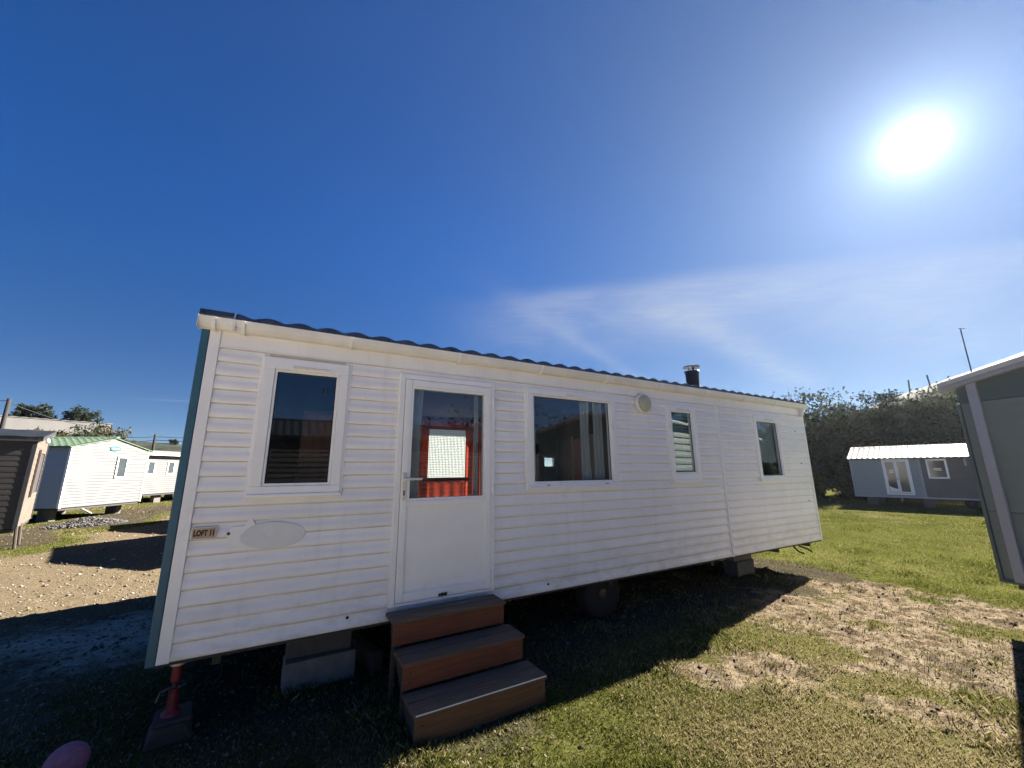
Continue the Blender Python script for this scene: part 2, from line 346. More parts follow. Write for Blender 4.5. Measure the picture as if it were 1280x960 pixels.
def leaf_material(name, c1, c2, trans=0.25):
    m = bpy.data.materials.new(name); m.use_nodes = True
    w = NT(m.node_tree); w.n.clear()
    out = w.node('ShaderNodeOutputMaterial'); at = w.node('ShaderNodeAttribute'); at.attribute_name = 'tint'
    c = w.mix(at.outputs['Fac'], c1, c2)
    df = w.node('ShaderNodeBsdfPrincipled'); w.put(df.inputs['Base Color'], c); df.inputs['Roughness'].default_value = 0.85; df.inputs['Specular IOR Level'].default_value = 0.02
    tr = w.node('ShaderNodeBsdfTranslucent'); w.put(tr.inputs[0], c)
    ms = w.node('ShaderNodeMixShader'); ms.inputs[0].default_value = trans
    w.l.new(df.outputs[0], ms.inputs[1]); w.l.new(tr.outputs[0], ms.inputs[2]); w.l.new(ms.outputs[0], out.inputs[0])
    return m
MT['leaf_dark'] = leaf_material('dark_leaf', (0.013, 0.019, 0.014), (0.042, 0.053, 0.031), 0.18)
MT['leaf_mid'] = leaf_material('mid_leaf', (0.019, 0.027, 0.016), (0.062, 0.072, 0.038), 0.22)
MT['leaf_brown'] = leaf_material('brown_leaf', (0.06, 0.05, 0.028), (0.13, 0.11, 0.055), 0.25)
MT['leaf_bright'] = leaf_material('bright_leaf', (0.05, 0.065, 0.018), (0.10, 0.115, 0.03), 0.3)

# ------------------------------------------------------------------ terrain
def seg_d(x, y, a, b):
    ax, ay = a; bx, by = b; dx, dy = bx - ax, by - ay
    t = np.clip(((x - ax) * dx + (y - ay) * dy) / (dx * dx + dy * dy), 0, 1)
    return np.hypot(x - ax - t * dx, y - ay - t * dy)
def masks(x, y):
    w1 = (fbm(x * 0.5, y * 0.5, 4, 3) - 0.5); w2 = (fbm(x * 2.2, y * 2.2, 3, 9) - 0.5)
    # gravel track on the left: edge beside the near home and edge beside the far homes
    near = -(x + 3.35 + 0.10 * (y - 4)) + w1 * 2.6 + w2 * 0.8
    far = (x + 11.3 + 0.30 * np.maximum(0, y - 9.3)) + w1 * 2.2 + w2 * 0.8
    grav = sstep(-0.25, 0.9, near) * sstep(-0.3, 0.9, far) * sstep(60, 45, y) 
    # bare trodden earth on the right
    d = np.minimum.reduce([seg_d(x, y, (3.4, 5.6), (6.2, 4.9)) - 0.45, seg_d(x, y, (2.2, 3.95), (5.4, 3.9)) - 0.36, seg_d(x, y, (3.1, 4.9), (5.8, 3.4)) - 0.55,
                           seg_d(x, y, (4.3, 6.6), (5.4, 6.0)) - 0.10, seg_d(x, y, (1.6, 3.95), (3.2, 3.05)) - 0.14])
    dirt = 0.92 * sstep(0.35, -0.35, d + w1 * 1.5 + w2 * 1.2)
    # wheel ruts and worn lines further off
    rut = np.minimum.reduce([seg_d(x, y, (5.5, 7.2), (14, 10.5)), seg_d(x, y, (6, 8.8), (20, 16)), seg_d(x, y, (9, 12.5), (26, 19.5))])
    dirt = np.maximum(dirt, 0.3 * sstep(0.55, 0.05, rut + w1 * 1.0 + w2 * 0.5))
    # muddy dark ground by the left homes and below the near home
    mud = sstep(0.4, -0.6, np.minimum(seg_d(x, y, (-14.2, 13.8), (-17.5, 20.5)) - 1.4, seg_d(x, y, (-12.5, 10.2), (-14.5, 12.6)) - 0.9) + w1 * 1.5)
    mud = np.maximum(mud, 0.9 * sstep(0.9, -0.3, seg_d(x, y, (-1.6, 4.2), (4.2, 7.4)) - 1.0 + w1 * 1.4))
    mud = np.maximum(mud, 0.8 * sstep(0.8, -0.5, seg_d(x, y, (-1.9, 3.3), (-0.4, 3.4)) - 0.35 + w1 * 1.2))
    dry = np.clip(0.36 - 0.26 * sstep(5.2, 8, y) * sstep(2, 5, x) + 1.9 * w1 + 0.9 * w2 + 0.26 * sstep(4.6, 3.0, y), 0, 1)
    added_gravel = sstep(0.9, -0.8, y + w1 * 2.5) * sstep(-45, -25, y) * sstep(45, 25, np.abs(x))  # unseen pale gravel behind the camera, added to bounce light onto the facade
    added_gravel = np.maximum(added_gravel, 0.85 * sstep(1.0, -0.8, seg_d(x, y, (-11, 2.6), (-3.9, 4.55)) - 0.75 + w1 * 2.0 + w2 * 0.5))  # whitish gravel band, coloured paler along the shaded track to lift the shade
    return grav, dirt, mud, dry, added_gravel
def height(x, y):
    base = -0.44 * sstep(9, 20, x * 0.75 + y * 0.55 - 4) * sstep(-2, 8, x)
    base = base + 0.03 * (fbm(x * 0.35, y * 0.35, 3, 21) - 0.5) * sstep(0.5, 3, np.hypot(x, y))
    return base
def micro(x, y, g, dt, md):
    bumpy = fbm(x * 5, y * 5, 4, 31) - 0.5
    return bumpy * (0.014 + 0.085 * dt + 0.03 * md + 0.012 * g) + (vnoise(x * 17, y * 17, 5) - 0.5) * (0.008 + 0.02 * dt + 0.012 * md + 0.012 * g)

def graded(lo, hi, c0, c1, step, grow):
    mid = list(np.arange(c0, c1 + 1e-6, step)); s = step; a = c1; right = []
    while a < hi: s *= grow; a += s; right.append(a)
    s = step; a = c0; left = []
    while a > lo: s *= grow; a -= s; left.append(a)
    return np.array(left[::-1] + mid + right)
def build_ground():
    xs = graded(-2500, 2500, -7.0, 8.5, 0.05, 1.07); ys = graded(-2500, 3500, 1.4, 8.6, 0.05, 1.07)
    X, Y = np.meshgrid(xs, ys); g, dt, md, dry, yd = masks(X, Y)
    near = sstep(60, 20, np.hypot(X, Y))
    Z = height(X, Y) + micro(X, Y, g, dt, md) * near
    nx, ny = len(xs), len(ys)
    idx = np.arange(nx * ny).reshape(ny, nx)
    f = np.stack([idx[:-1, :-1], idx[:-1, 1:], idx[1:, 1:], idx[1:, :-1]], -1).reshape(-1)
    m = bpy.data.materials.new('ground_cover'); m.use_nodes = True
    w = NT(m.node_tree); w.n.clear()
    out = w.node('ShaderNodeOutputMaterial'); bs = w.node('ShaderNodeBsdfPrincipled'); w.l.new(bs.outputs[0], out.inputs[0])
    geo = w.node('ShaderNodeNewGeometry'); P = geo.outputs['Position']
    def at(nm):
        a = w.node('ShaderNodeAttribute'); a.attribute_name = nm; return a.outputs['Fac']
    n_f = w.noise(P, 38, 6, 0.7); n_m = w.noise(P, 7, 5, 0.65); n_l = w.noise(P, 0.9, 4, 0.6); n_vf = w.noise(P, 130, 3, 0.7)
    green = w.mix(w.smooth(n_f, 0.3, 0.7), (0.030, 0.035, 0.008), (0.094, 0.100, 0.025))
    straw = w.mix(w.smooth(n_f, 0.3, 0.7), (0.056, 0.046, 0.019), (0.135, 0.113, 0.055))
    drym = w.math('ADD', w.math('MULTIPLY', at('dry'), 0.75), w.math('SUBTRACT', w.math('MULTIPLY', n_m, 1.2), 0.55), clamp=True)
    grass = w.mix(drym, green, straw)
    soil = w.mix(w.smooth(n_f, 0.3, 0.72), (0.0348, 0.0248, 0.0155), (0.1238, 0.0929, 0.0604))
    pale = w.mix(w.smooth(n_vf, 0.3, 0.7), (0.135, 0.105, 0.072), (0.215, 0.171, 0.120))
    soil = w.mix(w.smooth(n_m, 0.40, 0.60), soil, pale)
    n_d = w.noise(w.mapping(P, (1.0, 1.0, 1), (0, 0, 0.6)), 3.4, 6, 0.75)
    soil = w.mix(w.smooth(n_d, 0.56, 0.66, 0, 0.85), soil, (0.035, 0.024, 0.016))
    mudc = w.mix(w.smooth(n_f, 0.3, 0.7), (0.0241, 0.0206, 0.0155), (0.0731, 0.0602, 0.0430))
    gv = w.mix(w.smooth(n_f, 0.25, 0.75), (0.0740, 0.0571, 0.0376), (0.1598, 0.1245, 0.0805))
    gv = w.mix(w.smooth(n_l, 0.55, 0.75, 0, 0.55), gv, (0.1243, 0.0942, 0.0590))
    gv = w.mix(w.smooth(n_vf, 0.62, 0.78, 0, 0.7), gv, (0.2367, 0.2056, 0.1556))
    def soft(a): return w.smooth(w.math('ADD', a, w.math('MULTIPLY', w.math('SUBTRACT', n_m, 0.5), 0.9)), 0.3, 0.7)
    grass = w.mix(w.smooth(n_l, 0.35, 0.65, 0, 0.4), grass, (0.036, 0.034, 0.010))
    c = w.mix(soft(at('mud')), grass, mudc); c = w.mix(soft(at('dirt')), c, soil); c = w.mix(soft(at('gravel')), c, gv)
    yc = w.mix(w.smooth(n_f, 0.25, 0.75), (0.34, 0.295, 0.235), (0.56, 0.50, 0.41)); c = w.mix(w.smooth(w.math('ADD', at('added_gravel'), w.math('MULTIPLY', w.math('SUBTRACT', n_m, 0.5), 0.9)), 0.25, 0.95), c, yc)
    w.put(bs.inputs['Base Color'], c); bs.inputs['Roughness'].default_value = 0.95; bs.inputs['Specular IOR Level'].default_value = 0.0
    bp = w.node('ShaderNodeBump'); bp.inputs['Strength'].default_value = 0.7; bp.inputs['Distance'].default_value = 0.02
    w.put(bp.inputs['Height'], w.math('ADD', n_f, w.math('MULTIPLY', n_vf, 0.5))); w.l.new(bp.outputs[0], bs.inputs['Normal'])
    me = quick_mesh('ground', np.stack([X, Y, Z], -1).reshape(-1, 3), f, 4, m, dict(gravel=g.ravel(), dirt=dt.ravel(), mud=md.ravel(), dry=dry.ravel(), added_gravel=yd.ravel()), True)
    tag(link('ground', me), kind='structure')
build_ground()
def gh(x, y):
    X = np.array([[float(x)]]); Y = np.array([[float(y)]]); g, dt, md, dr, yd = masks(X, Y)
    return float((height(X, Y) + micro(X, Y, g, dt, md))[0, 0])

def hill(name, x0, x1, y0, y1, fn, mats, step):
    xs = np.arange(x0, x1 + 1, step); ys = np.arange(y0, y1 + 1, step); X, Y = np.meshgrid(xs, ys); Z = fn(X, Y)
    nx, ny = len(xs), len(ys); idx = np.arange(nx * ny).reshape(ny, nx)
    f = np.stack([idx[:-1, :-1], idx[:-1, 1:], idx[1:, 1:], idx[1:, :-1]], -1).reshape(-1)
    tag(link(name, quick_mesh(name, np.stack([X, Y, Z], -1).reshape(-1, 3), f, 4, mats, None, True)), kind='structure')
MT['hillgrass'] = material('hill_grass', (0.022, 0.03, 0.011), 0.95, 0.25, 0.25, spec=0.1)
MT['hillwood'] = material('hill_scrub', (0.032, 0.036, 0.026), 0.95, 0.5, 0.25, spec=0.05)
def right_hill(X, Y):
    q = X * 0.80 + Y * 0.60                       # rises away to the right
    t = X * 0.60 - Y * 0.80
    ridge = 13.4 + 0.30 * np.clip(t + 12, -4, 60)
    return -1.2 + ridge * sstep(50, 84, q) * sstep(-34, -13, t) + 0.5 * fbm(X * 0.12, Y * 0.12, 3, 2)
hill('hill', 20, 170, 12, 120, right_hill, MT['hillgrass'], 1.5)
def left_hill(X, Y):
    s = X / np.maximum(Y, 1)
    return -2 + (27.5 - 25 * (s + 1.3) ** 1.0 * 0.8) * sstep(175, 262, Y) * sstep(-2.6, -1.9, s) * sstep(0.6, -0.1, s) * np.clip(1, 0, 1) + 3.0 * fbm(X * 0.05, Y * 0.05, 4, 6) + 1.2 * fbm(X * 0.3, Y * 0.3, 2, 8)
hill('hill', -620, 120, 165, 330, left_hill, MT['hillwood'], 3.5)

# ------------------------------------------------------------------ the near mobile home
# local frame: x along the front from its left end, y into the home, z up
YAW = R(29.793)
HOME = (-2.3366, 2.8947, 0)
ZB, ZT, CO = 0.49, 2.66, 0.1085
LEN, DEP = 8.90, 4.25
home = thing('mobile_home', 'large white clapboard mobile home with navy roof edge and wooden steps at its door', 'mobile home', HOME, YAW)
# windows: outer trim x0,x1,z0,z1
WIN = [(0.385, 1.02, 1.525, 2.628), (2.865, 4.165, 1.515, 2.612), (5.155, 5.765, 1.545, 2.60), (7.245, 8.03, 1.52, 2.575)]
GLASS = [(0.482, 0.927, 1.625, 2.513), (2.958, 4.082, 1.592, 2.527), (5.245, 5.675, 1.672, 2.501), (7.345, 7.955, 1.60, 2.48)]
DOOR = (1.471, 2.463, 0.5985, 2.612)
ops = [(w[0] + 0.03, w[1] - 0.03, w[2] + 0.05, w[3] - 0.03) for w in WIN] + [(DOOR[0] + 0.02, DOOR[1] - 0.02, DOOR[2], DOOR[3] - 0.02)]
board_prof = [(0.0, 0.0), (-0.010, 0.001), (-0.0155, 0.005), (-0.0185, 0.016), (-0.018, 0.036), (-0.0135, 0.052), (-0.0085, 0.066), (-0.0055, 0.085), (-0.0042, CO - 0.007), (-0.0033, CO - 0.0012), (0.0, CO - 0.0012)]
_bm = {}
def siding(x0, x1, z):
    L = round(x1 - x0, 3)
    if L not in _bm:
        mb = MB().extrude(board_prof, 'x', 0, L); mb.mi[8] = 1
        _bm[L] = mb.mesh('siding_board', [MT['vinyl'], MT['shade_grime']])
    o = link('siding_board', _bm[L], home, loc=(x0, random.uniform(-0.0012, 0.0004), z)); o.rotation_euler = (random.uniform(-0.004, 0.004), random.uniform(-0.0006, 0.0006), 0)
SEG = [(0.075, 6.262), (6.345, LEN - 0.03)]
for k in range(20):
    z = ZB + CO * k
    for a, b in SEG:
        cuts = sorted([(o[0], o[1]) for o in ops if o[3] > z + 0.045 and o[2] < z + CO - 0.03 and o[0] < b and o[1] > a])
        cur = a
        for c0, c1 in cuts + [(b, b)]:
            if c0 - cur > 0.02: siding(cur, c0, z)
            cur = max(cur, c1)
# wall core with openings, built as strips
core = MB(); xs = sorted({0.0, LEN} | {o[0] for o in ops} | {o[1] for o in ops})
for a, b in zip(xs[:-1], xs[1:]):
    mid = (a + b) / 2; hit = [o for o in ops if o[0] < mid < o[1]]
    if not hit: core.box(a, b, 0.001, 0.06, ZB, 2.90)
    else:
        o = hit[0]
        core.box(a, b, 0.001, 0.06, ZB, o[2] - 0.001); core.box(a, b, 0.001, 0.06, o[3] + 0.001, 2.90)
core.build('wall', MT['cream'], home)
# end walls, back wall with openings
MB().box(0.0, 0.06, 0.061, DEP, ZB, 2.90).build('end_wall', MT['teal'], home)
MB().box(LEN - 0.06, LEN, 0.061, DEP, ZB, 2.90).build('end_wall', MT['vinyl'], home)
bk = MB(); bops = [(2.25, 4.95, 0.95, 2.77), (5.93, 6.29, 1.75, 2.03)]
xs = sorted({0.061, LEN - 0.061} | {q for o in bops for q in o[:2]})
for a, b in zip(xs[:-1], xs[1:]):
    hit = [o for o in bops if o[0] < (a + b) / 2 < o[1]]
    if not hit: bk.box(a, b, DEP - 0.06, DEP, ZB, 2.90)
    else: bk.box(a, b, DEP - 0.06, DEP, ZB, hit[0][2]); bk.box(a, b, DEP - 0.06, DEP, hit[0][3], 2.90)
bk.build('back_wall', MT['cream'], home)
for o in bops:
    f = MB().ring(o[0] + 0.04, o[1] - 0.04, o[2] + 0.04, o[3] - 0.04, 0.05, DEP - 0.05, DEP + 0.03).build('window', MT['upvc'], home)
    if o[1] - o[0] < 1: MB().box(o[0] + 0.04, o[1] - 0.04, DEP - 0.02, DEP - 0.014, o[2] + 0.04, o[3] - 0.04).build('pane', MT['glass'], f)
# trims
MB().box(0.004, 0.074, -0.024, 0.0, ZB - 0.002, 2.80).build('corner_trim', MT['upvc'], home, bevel=0.004)
MB().box(-0.052, -0.001, -0.015, 0.075, ZB - 0.012, 2.80).build('corner_post', MT['teal'], home, bevel=0.006)
MB().box(LEN - 0.029, LEN + 0.016, -0.026, 0.06, ZB - 0.002, 2.80).build('corner_trim', MT['upvc'], home, bevel=0.004)
MB().box(6.263, 6.344, -0.014, 0.0, ZB - 0.002, 2.66).box(6.285, 6.322, -0.026, -0.0141, ZB - 0.003, 2.66).build('joint_strip', MT['upvc'], home, bevel=0.003)
MB().extrude([(0.0, 2.661), (-0.020, 2.661), (-0.022, 2.668), (-0.014, 2.674), (-0.014, 2.80), (0.0, 2.80)], 'x', 0.0745, LEN - 0.03).build('frieze_board', MT['vinyl'], home)
MB().box(0.0, LEN, -0.004, 0.0, ZB - 0.02, ZB - 0.001).build('bottom_strip', MT['iron'], home)
# gutter with brackets
gp = [(-0.016, 2.788), (-0.045, 2.781), (-0.078, 2.79), (-0.100, 2.815), (-0.110, 2.85), (-0.114, 2.868), (-0.104, 2.870), (-0.100, 2.852), (-0.090, 2.82), (-0.07, 2.80), (-0.045, 2.792), (-0.016, 2.80)]
gut = MB().extrude(gp, 'x', -0.065, LEN + 0.05).box(-0.069, -0.0651, -0.116, -0.012, 2.779, 2.872).box(LEN + 0.0501, LEN + 0.054, -0.116, -0.012, 2.779, 2.872).build('gutter', MT['gutter'], home)
brp = [(-0.014, 2.775), (-0.047, 2.769), (-0.085, 2.780), (-0.112, 2.812), (-0.124, 2.866), (-0.1165, 2.866), (-0.106, 2.815), (-0.08, 2.789), (-0.046, 2.7795), (-0.014, 2.786)]
for x in (0.028, 0.215, 1.008, 2.031, 3.022, 4.003, 5.0, 5.98, 6.95, 7.9):
    MB().extrude(brp, 'x', x - 0.012, x + 0.012).build('gutter_bracket', MT['upvc'], gut)
MB().box(0.145, 0.165, -0.113, -0.03, 2.786, 2.868).build('gutter_joint', MT['gutter'], gut)
MB().tube([(LEN - 0.09, -0.07, 2.79), (LEN - 0.09, -0.06, 2.70), (LEN - 0.09, -0.035, 2.64)], 0.03, 10).build('outlet_pipe', MT['gutter'], gut, smooth=True)
# roof: pressed tile sheet, two slopes
def tile_roof(parent, x0, x1, y_eave, y_ridge, z_eave, z_ridge, mat, pitch=0.225, amp=0.027, steps=7, name='roof', thick=0.02, nper=10):
    n = int((x1 - x0) / pitch * nper); vs = []; fs = []
    xs = np.linspace(x0, x1, n + 1); wave = amp * np.abs(np.sin(math.pi * (xs - x0) / pitch)) ** 0.8
    wave = amp * (0.5 + 0.5 * np.cos(2 * math.pi * (xs - x0) / pitch)) ** 0.7
    rows = []
    for k in range(steps):
        a, b = k / steps, (k + 1) / steps
        rows += [(a, 0.018), (b, 0.0)]
    rows = [(0.0, -thick - 0.03)] + rows
    for t, lift in rows:
        y = y_eave + (y_ridge - y_eave) * t; z = z_eave + (z_ridge - z_eave) * t
        for i, x in enumerate(xs): vs.append((x, y, z + lift + (wave[i] if lift > -0.02 else 0)))
    m = n + 1
    for rI in range(len(rows) - 1):
        for i in range(n): fs.append((rI * m + i, rI * m + i + 1, (rI + 1) * m + i + 1, (rI + 1) * m + i))
    return MB().add(vs, fs).build(name, mat, parent)
def rake_solid(mb, x0, x1, ye, yr, ze, zr, t=0.05):      # slab under a slope
    mb.extrude([(ye, ze - t), (yr, zr - t), (yr, zr - 0.012), (ye, ze - 0.012)], 'x', x0, x1)
RZ = 3.16
rf = tile_roof(home, 0.16, LEN + 0.07, -0.075, DEP / 2, 2.885, RZ, MT['navy'])
rb = tile_roof(home, 0.16, LEN + 0.07, DEP + 0.09, DEP / 2, 2.885, RZ, MT['navy'], name='roof')
e = MB(); rake_solid(e, -0.06, LEN + 0.06, -0.06, DEP / 2, 2.885, RZ, 0.016); rake_solid(e, -0.06, LEN + 0.06, DEP + 0.08, DEP / 2, 2.885, RZ, 0.016)
e.box(0.0, LEN, 0.0, DEP, 2.845, 2.862); e.build('roof_deck', MT['navy'], home)
v = MB()
for ye in (-0.10, DEP + 0.10): v.extrude([(ye, 2.874), (DEP / 2, RZ - 0.01), (DEP / 2, RZ + 0.045), (ye, 2.925)], 'x', -0.068, 0.155)
v.build('roof_verge', MT['navy'], home, bevel=0.008)
MB().extrude([(DEP / 2 - 0.09, RZ + 0.01), (DEP / 2, RZ + 0.08), (DEP / 2 + 0.09, RZ + 0.01)], 'x', 0.156, LEN + 0.06).build('roof_ridge', MT['navy'], home)
for x in (0.0, LEN - 0.06): MB().extrude([(0.02, 2.895), (DEP / 2, RZ - 0.035), (DEP - 0.02, 2.895)], 'x', x, x + 0.06).build('gable', MT['vinyl'], home)
# flue with rain cap
fl = MB().lathe([(0.115, 2.9), (0.115, 3.44), (0.128, 3.445), (0.128, 3.475), (0.10, 3.478)], 28).build('flue', MT['flue'], home, True, loc=(7.0, 0.82, 0))
cp = MB(); cp.lathe([(0.152, 3.545), (0.150, 3.56), (0.06, 3.585), (0.01, 3.59)], 28)
for a in (0.4, 2.5, 4.6): cp.box(-0.008, 0.008, 0.045, 0.055, 3.47, 3.55, mat=Matrix.Rotation(a, 4, 'Z'))
cp.build('rain_cap', MT['flue'], fl)

# front windows
def front_window(W, G, vent=True, number=False):
    x0, x1, z0, z1 = W; g0, g1, h0, h1 = G; m = MB()
    m.box(x0, x1, -0.034, 0.03, h1 + 0.02, z1); m.box(x0, x1, -0.034, 0.03, z0, h0 - 0.02); m.box(x0, g0 - 0.02, -0.034, 0.03, h0 - 0.02, h1 + 0.02); m.box(g1 + 0.02, x1, -0.034, 0.03, h0 - 0.02, h1 + 0.02)
    o = m.build('window', MT['upvc'], home, bevel=0.004)
    MB().box(x0 - 0.022, x0 - 0.0005, -0.020, 0.0, z0 - 0.02, z1 + 0.018).box(x1 + 0.0005, x1 + 0.022, -0.020, 0.0, z0 - 0.02, z1 + 0.018).box(x0, x1, -0.020, 0.0, z0 - 0.02, z0 - 0.0005).build('channel', MT['vinyl'], o, bevel=0.003)
    MB().ring(g0, g1, h0, h1, 0.019, -0.022, 0.045).build('sash', MT['upvc'], o, bevel=0.003)
    MB().box(g0, g1, 0.006, 0.012, h0, h1).build('pane', MT['glass'], o)
    MB().ring(g0 + 0.006, g1 - 0.006, h0 + 0.006, h1 - 0.006, 0.006, 0.0, 0.0058).build('gasket', MT['rubber'], o)
    MB().box(x0 - 0.012, x1 + 0.012, -0.050, -0.0345, z0 - 0.006, z0 + 0.022).build('sill', MT['upvc'], o, bevel=0.004)
    if vent:
        c = (g0 + g1) / 2 + 0.02; hw = min(0.14, (g1 - g0) * 0.36)
        MB().box(c - hw, c + hw, -0.050, -0.0345, h1 + 0.034, h1 + 0.052).build('trickle_vent', MT['gutter'], o, bevel=0.004)
    return o
wins = [front_window(a, b) for a, b in zip(WIN, GLASS)]
for x in (3.10, 3.95): MB().box(x, x + 0.05, -0.0362, -0.0342, 1.548, 1.556).build('drain_cover', MT['iron'], wins[1])

def text_mesh(txt, size, extrude, name, mat, parent, loc, width=None, offset=0.0):
    cu = bpy.data.curves.new('t', 'FONT'); cu.body = txt; cu.size = size; cu.extrude = extrude; cu.offset = offset; cu.align_x = 'CENTER'; cu.align_y = 'CENTER'; cu.resolution_u = 3
    to = bpy.data.objects.new('t', cu); COL.objects.link(to); dg = bpy.context.evaluated_depsgraph_get(); dg.update()
    me = bpy.data.meshes.new_from_object(to.evaluated_get(dg)); bpy.data.objects.remove(to); bpy.data.curves.remove(cu)
    xs = [v.co.x for v in me.vertices]; s = width / (max(xs) - min(xs)) if width else 1.0; mx = (max(xs) + min(xs)) / 2
    for v in me.vertices: v.co.x = (v.co.x - mx) * s
    me.materials.clear(); me.materials.append(mat); me.name = name
    o = link(name, me, parent, loc=loc, rot=(R(90), 0, 0)); return o
for dx_ in (-0.014, 0.014): text_mesh("1", 0.062, 0.0006, 'number', MT['black'], wins[0], (0.85 + dx_, 0.0035, 2.385), None, 0.002)
pl = MB().box(0.085, 0.228, -0.030, -0.019, 1.252, 1.333).build('name_plate', MT['plate'], home, bevel=0.003)
MB().ring(0.090, 0.223, 1.257, 1.328, 0.004, -0.0325, -0.0301).build('plate_rim', MT['gutter'], pl)
text_mesh("LOFT 11", 0.052, 0.0008, 'lettering', MT['black'], pl, (0.156, -0.0313, 1.291), 0.118, 0.0032)
# grey oval where an old badge was filled over
N = 40; ov = []
for k in range(N):
    a = 2 * math.pi * k / N; ov.append((0.585 + 0.215 * math.cos(a), 1.243 + 0.098 * math.sin(a) + 0.004 * math.cos(3 * a)))
tail = [(0.40, 1.30), (0.43, 1.348), (0.45, 1.372), (0.475, 1.34)]
MB().extrude(ov, 'y', -0.0225, -0.004).build('badge_patch', MT['patch'], home, bevel=0.004)
MB().extrude([(0.31, 1.322), (0.395, 1.325), (0.428, 1.385), (0.46, 1.33), (0.5, 1.33), (0.5, 1.17), (0.36, 1.168), (0.315, 1.205), (0.29, 1.25)], 'y', -0.0212, -0.004).build('filler_patch', MT['vinyl'], home, bevel=0.003)
# round bulkhead lamp
lr = Matrix.Translation((4.672, -0.018, 2.568)) @ Matrix.Rotation(R(90), 4, 'X')
wl = MB().lathe([(0.132, 0.0), (0.136, 0.03), (0.128, 0.055), (0.112, 0.06), (0.108, 0.045)], 32, mat=lr).build('wall_lamp', MT['gutter'], home, True)
MB().lathe([(0.110, 0.04), (0.104, 0.066), (0.085, 0.088), (0.05, 0.102), (0.012, 0.107)], 32, mat=lr).build('diffuser', MT['lampglass'], wl, True)
# small rusty bolts and stains on the boards
for x, z in ((8.55, 2.36), (8.60, 1.80), (8.66, 1.16), (0.30, 1.275), (1.16, 0.575), (3.1, 0.56)):
    MB().lathe([(0.012, 0.0), (0.010, 0.008), (0.004, 0.010)], 8, mat=Matrix.Translation((x, -0.017, z)) @ Matrix.Rotation(R(90), 4, 'X')).build('bolt', MT['iron'], home)

# front door
d0, d1, dz0, dz1 = DOOR
door = MB().box(d0, d0 + 0.048, -0.040, 0.03, dz0, dz1).box(d1 - 0.048, d1, -0.040, 0.03, dz0, dz1).box(d0 + 0.0481, d1 - 0.0481, -0.040, 0.03, dz1 - 0.05, dz1).box(d0 + 0.0481, d1 - 0.0481, -0.046, 0.03, dz0, dz0 + 0.022).build('door', MT['upvc'], home, bevel=0.004)
l0, l1, lz0, lz1 = d0 + 0.052, d1 - 0.052, dz0 + 0.026, dz1 - 0.054
g0, g1, h0, h1 = 1.603, 2.335, 1.472, 2.475
lf = MB(); lf.box(l0, g0 - 0.02, -0.052, 0.01, lz0, lz1); lf.box(g1 + 0.02, l1, -0.052, 0.01, lz0, lz1); lf.box(g0 - 0.0199, g1 + 0.0199, -0.052, 0.01, h1 + 0.02, lz1); lf.box(g0 - 0.0199, g1 + 0.0199, -0.052, 0.01, 1.40, h0 - 0.02); lf.box(g0 - 0.0199, g1 + 0.0199, -0.052, 0.01, lz0, 0.70)
lf.build('door_leaf', MT['upvc'], door, bevel=0.006)
MB().box(g0 - 0.018, g1 + 0.018, -0.034, 0.0, 0.702, 1.398).build('door_panel', MT['upvc'], door)
MB().ring(g0 - 0.012, g1 + 0.012, 0.708, 1.392, 0.0075, -0.042, -0.0341).build('panel_bead', MT['upvc'], door)
MB().ring(g0, g1, h0, h1, 0.0195, -0.046, 0.012).build('glazing_bead', MT['upvc'], door, bevel=0.003)
MB().box(g0, g1, -0.026, -0.020, h0, h1).build('pane', MT['glass'], door)
hb = MB().box(1.532, 1.566, -0.062, -0.0522, 1.46, 1.70)
hb.box(1.538, 1.560, -0.098, -0.0621, 1.628, 1.65); hb.box(1.54, 1.70, -0.108, -0.0981, 1.63, 1.652)
hb.build('handle', MT['chrome'], door, bevel=0.004)
MB().box(1.543, 1.555, -0.0635, -0.0621, 1.50, 1.545).build('keyhole', MT['black'], door)
for z in (2.395, 1.524, 0.735):
    MB().tube([(d1 - 0.032, -0.062, z - 0.05), (d1 - 0.032, -0.062, z + 0.05)], 0.011, 10).box(d1 - 0.085, d1 - 0.036, -0.060, -0.0521, z - 0.018, z + 0.018).build('hinge', MT['upvc'], door, bevel=0.002)
MB().box(1.90, 1.98, -0.062, -0.0521, 0.632, 0.652).box(1.925, 1.94, -0.068, -0.0621, 0.628, 0.66).box(1.955, 1.97, -0.068, -0.0621, 0.628, 0.66).build('door_stop', MT['iron'], door)

# inside: floor, ceiling, partitions, curtains, blinds
MB().box(0.061, LEN - 0.061, 0.061, DEP - 0.061, 0.56, 0.60).build('floor', MT['roomfloor'], home)
MB().box(0.061, LEN - 0.061, 0.061, DEP - 0.061, 2.80, 2.84).build('ceiling', MT['ceiling'], home)
for x in (1.36, 6.32): MB().box(x, x + 0.04, 0.061, DEP - 0.061, 0.601, 2.799).build('partition', MT['interior'], home)
MB().box(5.04, 5.08, 0.061, 2.2, 0.601, 2.799).box(5.0801, 6.319, 2.16, 2.2, 0.601, 2.799).build('partition', MT['interior'], home)
MB().box(1.401, 5.0399, DEP - 0.075, DEP - 0.0605, 0.601, 0.95).box(4.951, 6.319, DEP - 0.075, DEP - 0.0605, 2.04, 2.799).box(4.951, 5.92, DEP - 0.075, DEP - 0.0605, 0.96, 2.03).build('wall_panel', MT['interior'], home)
MB().box(5.012, 5.0395, 1.54, 1.90, 0.61, 2.23).build('inner_door', MT['reddoor'], home, bevel=0.005)
MB().box(5.02, 5.0395, 1.36, 1.535, 0.61, 2.29).box(5.02, 5.0395, 1.905, 1.96, 0.61, 2.29).build('inner_door_frame', MT['cream'], home)
